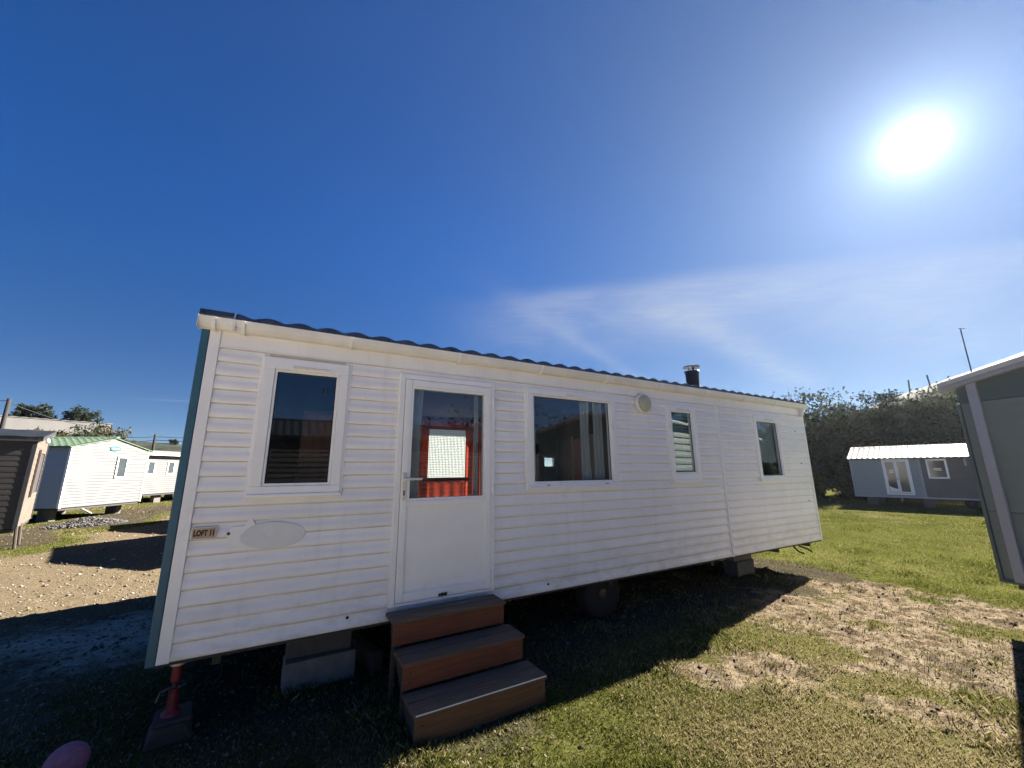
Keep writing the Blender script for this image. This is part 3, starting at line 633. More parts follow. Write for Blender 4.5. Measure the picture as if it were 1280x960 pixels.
def curtain(x0, x1, y, z0, z1, mat, pitch=0.07, amp=0.02, gather=0.0):
    n = max(6, int((x1 - x0) / pitch * 6)); rows = 7; vs = []; fs = []
    for j in range(rows):
        t = j / (rows - 1)
        for i in range(n + 1):
            q = i / n; x = x0 + (x1 - x0) * q; sq = 1 - gather * math.sin(math.pi * min(1, t * 1.1)) * 0.5
            vs.append((x0 + (x - x0) * sq, y + amp * (0.4 + 0.6 * t) * math.sin(2 * math.pi * (x - x0) / pitch + 0.6 * math.sin(5 * q + t)), z1 + (z0 - z1) * t))
    for j in range(rows - 1):
        for i in range(n): fs.append((j * (n + 1) + i, j * (n + 1) + i + 1, (j + 1) * (n + 1) + i + 1, (j + 1) * (n + 1) + i))
    o = MB().add(vs, fs).build('curtain', mat, home, True, fix=False)
    return o
curtain(2.27, 3.13, DEP - 0.10, 0.97, 2.79, MT['redcloth'], 0.16, 0.03)
curtain(3.92, 4.93, DEP - 0.10, 0.97, 2.79, MT['redcloth'], 0.16, 0.03)
pv = []; pf = []; PNX, PNZ = 60, 58
for j in range(PNZ + 1):
    for i in range(PNX + 1):
        pv.append((3.05 + 0.95 * i / PNX, DEP - 0.03 - (0.007 if i % 2 and j % 2 else 0.0), 1.57 + 0.98 * j / PNZ))
for j in range(PNZ):
    for i in range(PNX): q = j * (PNX + 1) + i; pf.append((q, q + 1, q + PNX + 2, q + PNX + 1))
MB().add(pv, pf).build('patterned_pane', MT['patterned'], home, fix=False)
curtain(3.05, 4.0, DEP - 0.06, 2.54, 2.79, MT['redcloth'], 0.2, 0.008); curtain(3.05, 4.0, DEP - 0.06, 0.97, 1.50, MT['redcloth'], 0.2, 0.008)
MB().box(3.03, 4.02, DEP - 0.10, DEP - 0.062, 1.50, 1.57).build('window_ledge', MT['reddoor'], home)
cab = MB().box(2.0, 4.9, DEP - 0.62, DEP - 0.13, 0.602, 1.16).build('cabinet', MT['reddoor'], home, bevel=0.004)
for i in range(5):
    for j, (za, zb) in enumerate(((0.64, 0.80), (0.82, 0.97), (0.99, 1.13))):
        MB().box(2.03 + 0.575 * i, 2.58 + 0.575 * i, DEP - 0.645, DEP - 0.6205, za, zb).build('drawer', MT['reddoor'], cab, bevel=0.004)
curtain(1.61, 1.74, 0.10, 0.8, 2.55, MT['sheer'], 0.05, 0.014, 0.25)
curtain(2.285, 2.335, 0.10, 0.8, 2.55, MT['sheer'], 0.03, 0.008)
curtain(2.95, 3.06, 0.12, 1.5, 2.58, MT['sheer'], 0.04, 0.012)
curtain(3.74, 3.90, 0.14, 1.5, 2.58, MT['sheer'], 0.05, 0.014, 0.3)
curtain(3.95, 4.10, 0.14, 1.5, 2.58, MT['sheer'], 0.05, 0.012)
for lo_, hi_, g, mt, nm in ((1.66, 2.52, GLASS[2], 'reflection_green', 'v'),):
    bl = MB().box(g[0] - 0.01, g[1] + 0.01, 0.05, 0.08, hi_, hi_ + 0.03).build('reflection_blind', MT['upvc'], home)  # green slats added to imitate the siding's reflection in this pane
    sm = MB().box(0, g[1] - g[0] + 0.01, -0.022, 0.022, -0.0015, 0.0015).mesh('slat', MT[mt])
    for i in range(20): link('slat', sm, bl, loc=(g[0] - 0.005, 0.065, lo_ + 0.043 * i), rot=(R(52), 0, 0))
MB().box(GLASS[3][0] - 0.02, GLASS[3][1] - 0.02, 0.055, 0.06, 1.83, 2.50).box(GLASS[3][0] - 0.02, GLASS[3][1] - 0.02, 0.05, 0.066, 1.815, 1.8299).build('roller_blind', MT['blindgrey'], home)
MB().box(5.0801, 6.319, 0.6, 0.62, 0.601, 2.799).build('partition', MT['cream'], home)

MB().box(0.72, 1.3, 0.75, 1.3, 0.605, 2.30).box(0.735, 1.005, 0.73, 0.7499, 0.63, 2.28).box(1.015, 1.285, 0.73, 0.7499, 0.63, 2.28).build('wardrobe', MT['wardrobe'], home, bevel=0.004)

# running gear
ch = MB()
for y in (0.72, DEP - 0.72): ch.box(0.1, LEN - 0.1, y - 0.03, y + 0.03, 0.33, 0.465)
for x in (0.3, 2.2, 4.0, 5.9, 7.6, 8.6): ch.box(x, x + 0.05, 0.06, DEP - 0.06, 0.40, 0.464)
ch.box(0.02, LEN - 0.02, 0.02, DEP - 0.02, 0.466, 0.488)
ch.build('chassis', MT['iron'], home)
MB().tube([(4.02, 0.3, 0.30), (4.02, DEP - 0.3, 0.30)], 0.035, 10).build('axle', MT['iron'], home)
for y, sgn in ((0.28, 1), (DEP - 0.28, -1)):
    wm = Matrix.Translation((4.02, y, 0.285)) @ Matrix.Rotation(R(90) * sgn, 4, 'X')
    wh = MB().lathe([(0.17, -0.09), (0.25, -0.095), (0.275, -0.07), (0.28, 0.0), (0.275, 0.07), (0.25, 0.095), (0.17, 0.09)], 28, mat=wm).build('wheel', MT['rubber'], home, True)
    MB().lathe([(0.168, 0.085), (0.15, 0.07), (0.12, 0.05), (0.07, 0.055), (0.055, 0.095), (0.01, 0.1)], 28, mat=wm).build('rim', MT['rim'], wh, True)
MB().tube([(8.02, 0.04, 0.50), (8.05, 0.02, 0.43), (8.12, 0.0, 0.37), (8.20, -0.03, 0.34)], 0.014, 8).build('cable', MT['cable'], home, True)
MB().tube([(8.12, 0.04, 0.50), (8.20, 0.01, 0.445), (8.32, -0.03, 0.405), (8.42, -0.05, 0.35)], 0.014, 8).build('cable', MT['cable'], home, True)

def W(x, y, z=0.0):          # near home's local frame -> world
    c, s = math.cos(YAW), math.sin(YAW); return (HOME[0] + x * c - y * s, HOME[1] + x * s + y * c, z)

# ------------------------------------------------------------------ wooden steps in front of the door
st = thing('wooden_steps', 'three-tread wooden steps of grey planks and red-brown risers below the white door', 'steps', W(1.96, 0, 0), YAW)
TR = [(0.575, -0.055, -0.295, -0.50, 0.47), (0.385, -0.295, -0.565, -0.485, 0.50), (0.195, -0.565, -0.845, -0.475, 0.525)]
for k, (z, yb, yf, xa, xb) in enumerate(TR):
    wd = (yb - yf) / 2; zlow = (0.385, 0.195, 0.0)[k]
    for i in range(2):
        y1 = yb - wd * i - 0.003; y0 = yb - wd * (i + 1) + 0.003
        o = MB().box(xa - 0.012, xb + 0.012, y0 - (0.012 if i else 0), y1, z - 0.028, z).build('tread_plank', MT['tread'], st, bevel=0.004)
        o.rotation_euler = (0, random.uniform(-0.003, 0.003), 0)
    zr0 = zlow + 0.012 if k < 2 else 0.004
    o = MB().box(xa, xb, yf + 0.004, yf + 0.028, zr0, z - 0.0285).build('riser_board', MT['riser'] if k < 2 else MT['riser_low'], st, bevel=0.003)
    if k == 2: o['label'] = 'faded brown bottom riser board'
    for sx in (xa + 0.05, xb - 0.05):
        for sz in (zr0 + 0.045, z - 0.075): MB().lathe([(0.007, 0.0), (0.006, 0.003), (0.002, 0.0035)], 8, mat=Matrix.Translation((sx, yf + 0.0038, sz)) @ Matrix.Rotation(R(90), 4, 'X')).build('screw', MT['iron'], st)
    for x in (xa + 0.004, xb - 0.03): MB().box(x, x + 0.026, yf + 0.0285, yf + 0.07, 0.0, z - 0.029).build('post', MT['timber'], st)
for x in (-0.462, 0.44):
    MB().extrude([(-0.06, 0.54), (-0.28, 0.54), (-0.28, 0.36), (-0.53, 0.355), (-0.53, 0.165), (-0.76, 0.16), (-0.76, 0.02), (-0.62, 0.02), (-0.06, 0.42)], 'x', x, x + 0.024).build('stringer', MT['timber'], st)
MB().box(-0.475, 0.525, -0.8585, -0.8571, 0.186, 0.194).build('edge_strip', MT['gutter'], st)

# ------------------------------------------------------------------ supports under the near home
def block(name, label, cat, x, y, z, sx, sy, sz, rz, mat, group=None, bev=0.012):
    o = MB().box(-sx / 2, sx / 2, -sy / 2, sy / 2, 0, sz).build(name, mat, bevel=bev, loc=W(x, y, z), rot=(0, 0, YAW + rz))
    return tag(o, label, cat, group)
g0_ = gh(*W(1.0, 0.42)[:2])
block('concrete_block', 'pale concrete block on the ground under the white home, left of the steps', 'block', 1.03, 0.40, -0.01, 0.54, 0.22, 0.225, 0.03, MT['concrete'])
block('concrete_block', 'darker concrete block stacked on the pale block left of the steps', 'block', 1.02, 0.46, 0.2155, 0.50, 0.20, 0.19, -0.02, MT['dk_concrete'])
block('timber_baulk', 'dark timber baulk lying in shade just left of the steps', 'timber', 1.42, 0.55, 0.0, 0.10, 0.55, 0.16, 0.25, MT['timber'])
block('concrete_block', 'concrete block on the ground under the far right end of the white home', 'block', 7.42, 0.62, -0.02, 0.52, 0.24, 0.24, 0.05, MT['dk_concrete'])
block('concrete_block', 'concrete block topping the stack under the right end of the white home', 'block', 7.42, 0.64, 0.2205, 0.48, 0.22, 0.17, -0.03, MT['concrete'])
# red screw jack on a timber pad at the left front corner
pad = thing('timber_pad', 'dark worn timber pad under the red jack at the left corner of the white home', 'pad', W(0.11, 0.12, 0), YAW + 0.1)
MB().extrude([(-0.12, 0.0), (0.13, 0.0), (0.085, 0.105), (-0.075, 0.105)], 'y', -0.13, 0.16).build('baulk', MT['timber'], pad, bevel=0.01)
MB().box(-0.09, 0.11, -0.10, 0.13, 0.1055, 0.125).build('board', MT['timber'], pad, bevel=0.004)
jk = thing('screw_jack', 'red screw jack propping the left front corner of the white home', 'jack', W(0.105, 0.13, 0.1255), YAW)
MB().lathe([(0.055, 0.0), (0.052, 0.012), (0.034, 0.03), (0.028, 0.135), (0.033, 0.14), (0.033, 0.155)], 16).build('base', MT['redpaint'], jk)
MB().lathe([(0.016, 0.15), (0.016, 0.21)], 12).build('screw', MT['iron'], jk)
MB().lathe([(0.024, 0.19), (0.030, 0.20), (0.030, 0.29), (0.022, 0.30)], 16).build('sleeve', MT['redpaint'], jk)
MB().lathe([(0.045, 0.30), (0.045, 0.315), (0.02, 0.325), (0.02, 0.36)], 16).build('head', MT['chrome'], jk)
MB().tube([(0.0, 0.0, 0.165), (-0.07, -0.03, 0.155), (-0.085, -0.035, 0.10)], 0.007, 6).build('handle', MT['rim'], jk)
# pink ball standing in for a fingertip close to the lens
bx, by = -2.556, 2.653
bl_ = thing('standin_ball', 'dusky pink ball in place of a fingertip, cut off by the bottom left edge', 'standin_ball', (bx, by, 0.093 + gh(bx, by) - 0.006))
MB().lathe([(0.002, -0.098)] + [(0.098 * math.cos(a), 0.098 * math.sin(a)) for a in np.linspace(-1.45, 1.45, 22)] + [(0.002, 0.098)], 32, mat=Matrix.Rotation(0.7, 4, 'X')).build('shell', MT['standin_ball'], bl_, True)
MB().lathe([(0.010, 0.0965), (0.010, 0.100), (0.004, 0.101)], 12, mat=Matrix.Rotation(2.4, 4, 'Y')).build('valve', MT['black'], bl_)

# ------------------------------------------------------------------ the other mobile homes
def clap(mb, x0, x1, z0, z1, course, xform, depth=0.022, top=None, holes=()):
    """clapboard wall in the x-z plane facing -y (before xform); top(z) -> (xa, xb) narrows the courses of a gable"""
    n = max(1, int(round((z1 - z0) / course))); c = (z1 - z0) / n
    for k in range(n):
        a = z0 + c * k; b = a + c
        xa, xb, ua, ub = x0, x1, x0, x1
        if top: xa, xb = top(a); ua, ub = top(b)
        vs = [(xa, 0, a), (xb, 0, a), (xa, -depth, a + 0.002), (xb, -depth, a + 0.002), (xa, -depth * 0.85, a + c * 0.35), (xb, -depth * 0.85, a + c * 0.35), (ua, -0.001, b), (ub, -0.001, b), (xa, 0.02, a), (xb, 0.02, a), (ua, 0.02, b), (ub, 0.02, b)]
        mb.add([xform @ Vector(q) for q in vs], [(0, 1, 3, 2), (2, 3, 5, 4), (4, 5, 7, 6), (8, 10, 11, 9), (0, 2, 4, 6, 10, 8), (1, 9, 11, 7, 5, 3)])
    return mb
def far_window(parent, x0, x1, z0, z1, y, frame=0.07, mat='greyglass', fm='upvc', rot=None, nm='window', proud=0.035):
    o = MB().ring(x0 + frame, x1 - frame, z0 + frame, z1 - frame, frame, -proud, 0.0).build(nm, MT[fm], parent, loc=(0, y, 0) if rot is None else rot[0], rot=(0, 0, 0) if rot is None else (0, 0, rot[1]))
    MB().box(x0 + frame, x1 - frame, -proud * 0.45, -proud * 0.3, z0 + frame, z1 - frame).build('pane', MT[mat], o)
    return o
def gable_home(root, L, D, zb, z1, z2, zr, clad, roofm, trim, course, lip=0.022, front_extra=None, end_clad=None, ground=0.0, tiles=True, over=0.12, wave=0.026, pitch=0.25, supports=True, yr=None):
    """front wall on y=0 facing -y, eave z1 in front, z2 at the back, ridge zr (None = one slope)"""
    I = Matrix.Identity(4)
    clap(MB(), 0.05, L - 0.05, zb, z1, course, I, lip).build('wall', MT[clad], root)
    RB = Matrix.Translation((L, D, 0)) @ Matrix.Rotation(R(180), 4, 'Z')
    clap(MB(), 0.05, L - 0.05, zb, z2, course, RB, lip).build('wall', MT[clad], root)
    yr = D / 2 if yr is None else yr
    def topf(flip):
        def f(z):
            a, b = 0.0, D
            if zr is None:
                if z > z1: a = D * (z - z1) / (z2 - z1)
            else:
                if z > z1: a = yr * (z - z1) / (zr - z1)
                if z > z2: b = D - (D - yr) * (z - z2) / (zr - z2)
            a = min(a, b - 0.01)
            return (a, b) if not flip else (D - b, D - a)
        return f
    zt = (zr if zr else z2) - 0.02
    RR = Matrix.Translation((L, 0, 0)) @ Matrix.Rotation(R(90), 4, 'Z')     # right end, facing +x
    clap(MB(), 0, D, zb, zt, course, RR, lip, top=topf(False)).build('end_wall', MT[end_clad or clad], root)
    RL = Matrix.Translation((0, D, 0)) @ Matrix.Rotation(R(-90), 4, 'Z')
    clap(MB(), 0, D, zb, zt, course, RL, lip, top=topf(True)).build('end_wall', MT[end_clad or clad], root)
    for x, y in ((0, 0), (L, 0), (0, D), (L, D)):
        sx = -1 if x == 0 else 1; sy = -1 if y == 0 else 1
        zz = z1 if y == 0 else z2
        MB().box(min(x - sx * 0.05, x + sx * 0.02), max(x - sx * 0.05, x + sx * 0.02), min(y - sy * 0.06, y + sy * 0.02), max(y - sy * 0.06, y + sy * 0.02), zb - 0.01, zz).build('corner_trim', MT[trim], root)
    MB().box(0.02, L - 0.02, 0.02, D - 0.02, zb - 0.09, zb - 0.012).build('floor_frame', MT['iron'], root)
    if zr is None:
        tile_roof(root, -0.1, L + 0.1, -over, D + over, z1 + 0.03, z2 + 0.05, MT[roofm], pitch, wave, 1 if not tiles else 8)
        b = MB(); rake_solid(b, -0.1, L + 0.1, -over, D + over, z1 + 0.03, z2 + 0.05, 0.09); b.build('roof_deck', MT[trim], root)
    else:
        tile_roof(root, -0.08, L + 0.08, -over, yr, z1 + 0.03, zr + 0.04, MT[roofm], pitch, wave, 1 if not tiles else 8)
        tile_roof(root, -0.08, L + 0.08, D + over, yr, z2 + 0.03, zr + 0.04, MT[roofm], pitch, wave, 1 if not tiles else 8)
        for ye, ze in ((-over, z1), (D + over, z2)):
            b = MB(); rake_solid(b, -0.07, L + 0.07, ye, yr, ze + 0.03, zr + 0.04, 0.035); b.build('roof_deck', MT[trim], root)
        MB().extrude([(yr - 0.11, zr + 0.045), (yr, zr + 0.095), (yr + 0.11, zr + 0.045)], 'x', -0.09, L + 0.09).build('roof_ridge', MT[roofm], root)
    if supports:
        for x in np.linspace(0.7, L - 0.7, 4):
            for y in (0.35, D - 0.35):
                MB().box(x - 0.22, x + 0.22, y - 0.11, y + 0.11, ground - 0.02, zb - 0.0905).build('support_block', MT['dk_concrete'], root)
        wm = Matrix.Translation((L * 0.55, 0.3, ground + 0.27)) @ Matrix.Rotation(R(90), 4, 'X')
        wh = MB().lathe([(0.16, -0.09), (0.26, -0.09), (0.27, 0.0), (0.26, 0.09), (0.16, 0.09)], 20, mat=wm).build('wheel', MT['rubber'], root, True)
        MB().lathe([(0.155, 0.07), (0.10, 0.05), (0.05, 0.09)], 20, mat=wm).build('rim', MT['rim'], wh, True)

def put(o, d):      # origin and direction of the local x axis -> location and rotation
    return (o[0], o[1], 0), math.atan2(d[1], d[0])

# right, in front of the dark trees: half grey, half taupe
loc, rz = put((20.8, 24.8), (3.4, -3.8))
rh = thing('mobile_home', 'distant grey and brown mobile home with cream tiled roof below the dark trees', 'mobile home', loc, rz)
gable_home(rh, 8.4, 3.9, 0.10, 2.20, 2.20, 2.92, 'taupe', 'creamroof', 'fgtrim', 0.125, ground=-0.44, over=0.16, wave=0.03)
clap(MB(), 0.04, 2.94, 0.10, 2.17, 0.125, Matrix.Translation((0, -0.021, 0))).build('grey_wall', MT['greyclad'], rh)
MB().box(2.9405, 3.04, -0.045, 0.0, 0.08, 2.18).build('joint_strip', MT['fgtrim'], rh)
MB().box(-0.02, 8.42, -0.05, -0.022, 0.02, 0.099).build('base_strip', MT['fgtrim'], rh)
dr = MB().ring(1.52, 2.52, 0.27, 2.10, 0.075, -0.085, -0.022).build('double_door', MT['upvc'], rh)
for a, b in ((1.525, 2.015), (2.025, 2.515)):
    MB().ring(a + 0.06, b - 0.06, 0.36, 2.03, 0.058, -0.075, -0.04).build('door_leaf', MT['upvc'], dr)
    MB().box(a + 0.06, b - 0.06, -0.06, -0.052, 0.36, 2.03).build('pane', MT['greyglass'], dr)
MB().box(1.60, 1.95, -0.0515, -0.04, 0.30, 0.36).build('sill_board', MT['upvc'], dr)
MB().box(2.00, 2.04, -0.11, -0.0755, 1.02, 1.12).build('handle', MT['iron'], dr)
MB().extrude([(1.60, 0.37), (1.95, 0.37), (1.95, 0.50), (1.78, 0.56), (1.66, 0.62), (1.60, 0.68)], 'y', -0.0665, -0.0605).build('paper_sheet', MT['upvc'], dr)
MB().box(1.72, 1.90, -0.0665, -0.0605, 1.52, 1.56).box(1.72, 1.90, -0.0665, -0.0605, 1.42, 1.46).build('sticker', MT['upvc'], dr)
rw = far_window(rh, 3.26, 4.05, 1.10, 2.15, -0.014, 0.085)
MB().box(3.52, 3.80, -0.026, -0.0161, 1.62, 1.655).box(3.54, 3.82, -0.026, -0.0161, 1.54, 1.575).build('sticker', MT['upvc'], rw)
MB().box(4.68, 4.76, -0.09, -0.014, 1.78, 2.17).build('wall_lamp', MT['fgtrim'], rh)
far_window(rh, 5.6, 6.6, 1.10, 2.15, -0.014, 0.085)
MB().tube([(2.0, -0.03, 0.06), (2.04, -0.10, -0.10), (1.98, -0.12, -0.2)], 0.025, 6).build('pipe', MT['fgtrim'], rh)

# left: mono-pitch brown home whose sunlit end faces the camera
A = (-11.454, 9.556); dx = (0.6976, 0.7165)
loc, rz = put((A[0] - 8 * dx[0], A[1] - 8 * dx[1]), dx)
dk = thing('mobile_home', 'dark brown mobile home with slate roof at the left edge, its narrow tan end sunlit', 'mobile home', loc, rz)
gable_home(dk, 8.0, 2.97, 0.45, 2.50, 2.86, None, 'brownclad', 'slate', 'slateedge', 0.13, lip=0.006, end_clad='tanclad', tiles=False, wave=0.012, pitch=0.55, over=0.10)
RE = R(90)
ew = far_window(dk, 0.95, 2.15, 1.12, 2.28, 0, 0.08, 'curtained', 'tanclad', ((8.016, 0, 0), RE))
MB().lathe([(0.07, 0), (0.07, 0.03), (0.05, 0.06), (0.01, 0.07)], 14, mat=Matrix.Translation((8.016, 2.05, 2.56)) @ Matrix.Rotation(RE, 4, 'Y')).build('wall_lamp', MT['upvc'], dk, True)
MB().tube([(8.0, 0.12, 0.5), (8.05, 0.05, 0.0)], 0.03, 8).build('prop', MT['timber'], dk)
MB().tube([(8.0, 0.9, 0.5), (8.05, 0.8, 0.0)], 0.03, 8).build('prop', MT['timber'], dk)

# left: cream home with green roof, gable end sunlit
A = (-16.02, 14.48); dx = (1.0, 0.05)
loc, rz = put((A[0] - 8 * dx[0], A[1] - 8 * dx[1]), dx)
cr = thing('mobile_home', 'cream mobile home with pale green roof and a teal oval badge on its sunlit gable', 'mobile home', loc, rz)
gable_home(cr, 8.01, 3.26, 0.47, 2.60, 2.60, 3.02, 'shaded_cream', 'greenroof', 'greenroof', 0.108, end_clad='creamclad', tiles=True, wave=0.02, over=0.13)
for y in (0.0, 3.26): MB().box(7.96, 8.04, min(y, y - 0.03 if y < 1 else y), y + 0.03 if y > 1 else y + 0.04, 0.46, 2.58).build('corner_board', MT['upvc'], cr)
far_window(cr, 1.84, 2.32, 1.47, 2.33, 0, 0.055, 'bluepane' if 'bluepane' in MT else 'greyglass', 'upvc', ((8.026, 0, 0), RE))
bd = MB().extrude([(1.66 + 0.23 * math.cos(a), 2.63 + 0.105 * math.sin(a)) for a in np.linspace(0, 2 * math.pi, 28, endpoint=False)], 'y', -0.02, 0.0).build('badge', MT['badge'], cr, loc=(8.026, 0, 0), rot=(0, 0, RE))
MB().box(1.52, 1.80, -0.024, -0.0205, 2.615, 2.65).build('badge_stripe', MT['upvc'], bd)
for yy, zz in ((1.40, 2.66), (1.36, 2.70)): pass
MB().tube([(7.9, 0.8, 0.45), (8.15, 1.1, 0.18)], 0.03, 8).build('drawbar', MT['fgtrim'], cr)

# left, behind: off-white home with two windows, long side towards the camera
loc, rz = put((-19.9 + 0.08, 21.8 - 1.6), (-0.05, 1.0))
gr = thing('mobile_home', 'off-white mobile home with grey roof and two small windows, behind the cream one', 'mobile home', loc, rz)
gable_home(gr, 8.5, 3.6, 0.52, 2.66, 2.66, 2.88, 'stonewhite', 'greytile', 'upvc', 0.11, over=0.30, wave=0.03)
for x in (1.68, 3.05): far_window(gr, x, x + 0.52, 1.56, 2.30, -0.014, 0.06)
MB().box(0.0, 8.5, -0.30, -0.27, 2.60, 2.70).build('gutter', MT['upvc'], gr)

# two homes standing behind the near one: only their shadows reach the track
loc, rz = put((-3.22, 10.4), (math.cos(R(61)), math.sin(R(61))))
h2 = thing('mobile_home', 'hidden mobile home whose pointed shadow lies across the gravel track', 'mobile home', loc, rz)
gable_home(h2, 7.6, 4.5, 0.45, 2.60, 2.60, 2.95, 'creamclad', 'greytile', 'upvc', 0.11)
for x in (1.0, 3.4, 5.6): far_window(h2, x, x + 0.9, 1.5, 2.4, -0.014, 0.07)
loc, rz = put((-6.5, 14.66), (math.cos(R(61)), math.sin(R(61))))
h3 = thing('mobile_home', 'second hidden mobile home whose shadow falls beside the rubble', 'mobile home', loc, rz)
gable_home(h3, 7.6, 3.6, 0.45, 2.60, 2.60, 2.95, 'stonewhite', 'greytile', 'upvc', 0.11)
for x in (1.0, 3.4, 5.6): far_window(h3, x, x + 0.9, 1.5, 2.4, -0.014, 0.07)

# right foreground: gable end of a sage-green home, cut by the frame
loc, rz = put((5.66, 4.80), (0.23, -0.97))
fg = thing('mobile_home', 'sage green mobile home end with pale corner pipe, cut off by the right edge', 'mobile home', loc, rz)
FW, FL = 3.6, 8.0
def fz(x): return 2.76 + 0.20 * (x if x < FW / 2 else FW - x)
for a, b, nm in ((0.46, 1.205, 'lower'), (1.211, 2.495, 'upper')):
    for xa, xb in ((-0.10, 1.12), (1.124, 2.34), (2.344, FW)):
        o = MB().box(xa, xb, 0.0, 0.03, a, b).build('wall_panel', MT['fgwall'], fg, bevel=0.002)
MB().extrude([(-0.11, 2.50), (FW + 0.01, 2.50), (FW + 0.01, fz(FW) - 0.02), (FW / 2, fz(FW / 2) - 0.02), (-0.11, fz(-0.11) - 0.02)], 'y', -0.012, 0.03).build('gable', MT['fgfascia'], fg)
MB().box(0.0, 0.092, -0.045, -0.0005, 0.455, 2.76).build('corner_pipe', MT['fgtrim'], fg, bevel=0.008)
MB().box(-0.135, -0.101, -0.02, 0.06, 0.45, 2.495).build('corner_trim', MT['fgfascia'], fg, bevel=0.004)
MB().box(-0.135, FW, -0.02, 0.05, 0.425, 0.455).build('base_strip', MT['fgfascia'], fg)
sd = MB()
clap(sd, 0, FL, 0.46, 2.74, 0.15, Matrix.Translation((-0.10, FL + 0.03, 0)) @ Matrix.Rotation(R(-90), 4, 'Z'))
clap(sd, 0, FL, 0.46, 2.74, 0.15, Matrix.Translation((FW, 0.03, 0)) @ Matrix.Rotation(R(90), 4, 'Z'))
sd.build('side_wall', MT['fgwall'], fg)
for xa, xb in ((-0.24, FW / 2), (FW + 0.14, FW / 2)):
    za = fz(-0.24); zb_ = fz(FW / 2)
    m = MB().extrude([(xa, za + 0.0), (xb, zb_), (xb, zb_ + 0.075), (xa, za + 0.06)], 'y', -0.10, FL + 0.2); m.build('roof', MT['fgroof'], fg, bevel=0.01)
    m = MB().extrude([(xa, za - 0.05), (xb, zb_ - 0.05), (xb, zb_ - 0.002), (xa, za - 0.002)], 'y', -0.085, 0.06); m.build('rake_board', MT['fgtrim'], fg, bevel=0.005)
MB().box(-0.05, FW - 0.05, 0.1, FL, 0.36, 0.424).build('floor_frame', MT['iron'], fg)
for y in (0.5, 3.5, 6.5):
    for x in (0.35, FW - 0.35): MB().box(x - 0.11, x + 0.11, y - 0.2, y + 0.2, -0.02, 0.359).build('support_block', MT['dk_concrete'], fg)

# ------------------------------------------------------------------ warehouse, poles, mast, fence, rubble
loc, rz = put((-68.8, 53.0), (4.8, 10.0))
wh = thing('warehouse', 'long white-roofed warehouse beyond the brown and cream homes', 'warehouse', loc, rz)
WL = 11.0; WB = -46.0
MB().box(WB, WL, 0.0, 0.2, 0, 9.15).build('wall', MT['whsheet'], wh)
for x in (WB, WL - 0.2): MB().extrude([(0.201, 0), (22, 0), (22, 7.6), (0.201, 9.1)], 'x', x, x + 0.2).build('end_wall', MT['stonewhite'], wh)
tile_roof(wh, WB - 0.2, WL + 0.05, -0.06, 22.3, 9.2, 7.7, MT['whsheet'], 1.0, 0.05, 1, nper=4)

def pole(x, y, top, label, arms=True):
    t = thing('utility_pole', label, 'utility pole', (x, y, -0.1), 0.5, 'utility poles on the left')
    MB().tube([(0, 0, 0), (0, 0, top * 0.5), (0, 0, top)], [0.17, 0.15, 0.12], 10).build('post', MT['woodpole'], t, True)
    if arms:
        MB().box(-0.7, 0.7, -0.05, 0.05, top - 0.45, top - 0.35).build('crossarm', MT['woodpole'], t)
        for q in (-0.6, 0.6): MB().lathe([(0.04, top - 0.35), (0.05, top - 0.3), (0.03, top - 0.24), (0.01, top - 0.2)], 8, mat=Matrix.Translation((q, 0, 0))).build('insulator', MT['chrome'], t)
    return t
pole(-38.9, 30.0, 7.4, 'dark wooden utility pole rising behind the brown home at the left edge', False)
pole(-40.6, 45.0, 5.95, 'short wooden pole rising behind the off-white home', False)
pole(-60.0, 59.0, 8.7, 'thin pole at the right end of the white warehouse roof', False)
def wire(a, b, sag, label, rad=0.03):
    a = Vector(a); b = Vector(b); pts = []
    for i in range(13):
        t = i / 12; q = a.lerp(b, t); q.z -= sag * 4 * t * (1 - t); pts.append(q)
    tag(MB().tube(pts, rad, 5).build('power_line', MT['cable'], None), label, 'power line', 'power lines on the left')
wire((-38.9, 30, 7.0), (-60.0, 59, 8.3), 0.6, 'thin wire running from the left pole down to the warehouse end')
wire((-38.9, 30, 7.15), (-70.0, 26, 7.6), 0.5, 'thin wire leaving the left pole out of the frame', 0.025)
wire((-40.6, 45, 5.6), (-60.0, 59, 7.3), 0.3, 'upper wire between the warehouse pole and the short pole')
wire((-40.6, 45, 5.2), (-60.0, 59, 6.6), 0.3, 'lower wire between the warehouse pole and the short pole')
wire((-40.6, 45, 5.6), (-22, 60, 6.2), 0.3, 'upper wire from the short pole towards the white home')
wire((-40.6, 45, 5.2), (-22, 60, 5.8), 0.3, 'lower wire from the short pole towards the white home')

ms = thing('lamp_mast', 'tall thin mast with a short arm rising behind the sage green roof', 'mast', (30.0, 25.0, -0.6), 0.2)
MB().tube([(0, 0, 0), (0, 0, 5), (0, 0, 11.35)], [0.07, 0.05, 0.03], 8).build('post', MT['galv'], ms, True)
MB().tube([(-0.2, -0.02, 11.33), (0.1, 0.0, 11.36), (0.55, 0.06, 11.40)], 0.022, 6).build('arm', MT['galv'], ms)

for i in range(3):
    q = 80.0 + i * 0.6; t_ = -12.5 + i * 2.1
    X = 0.80 * q + 0.60 * t_; Y = 0.60 * q - 0.80 * t_
    Z = float(right_hill(np.array([[X]]), np.array([[Y]]))[0, 0])
    tag(MB().box(-0.07, 0.07, -0.07, 0.07, -0.4, 1.5 + 0.3 * (i % 2)).build('fence_post', MT['woodpole'], loc=(X, Y, Z), rot=(0.06 * math.sin(i * 2), 0.05 * math.cos(i), 0.3)), ('first', 'second', 'third', 'fourth')[i] + ' wooden fence post from the left on the grassy hill crest', 'fence post', 'fence posts on the hill crest')

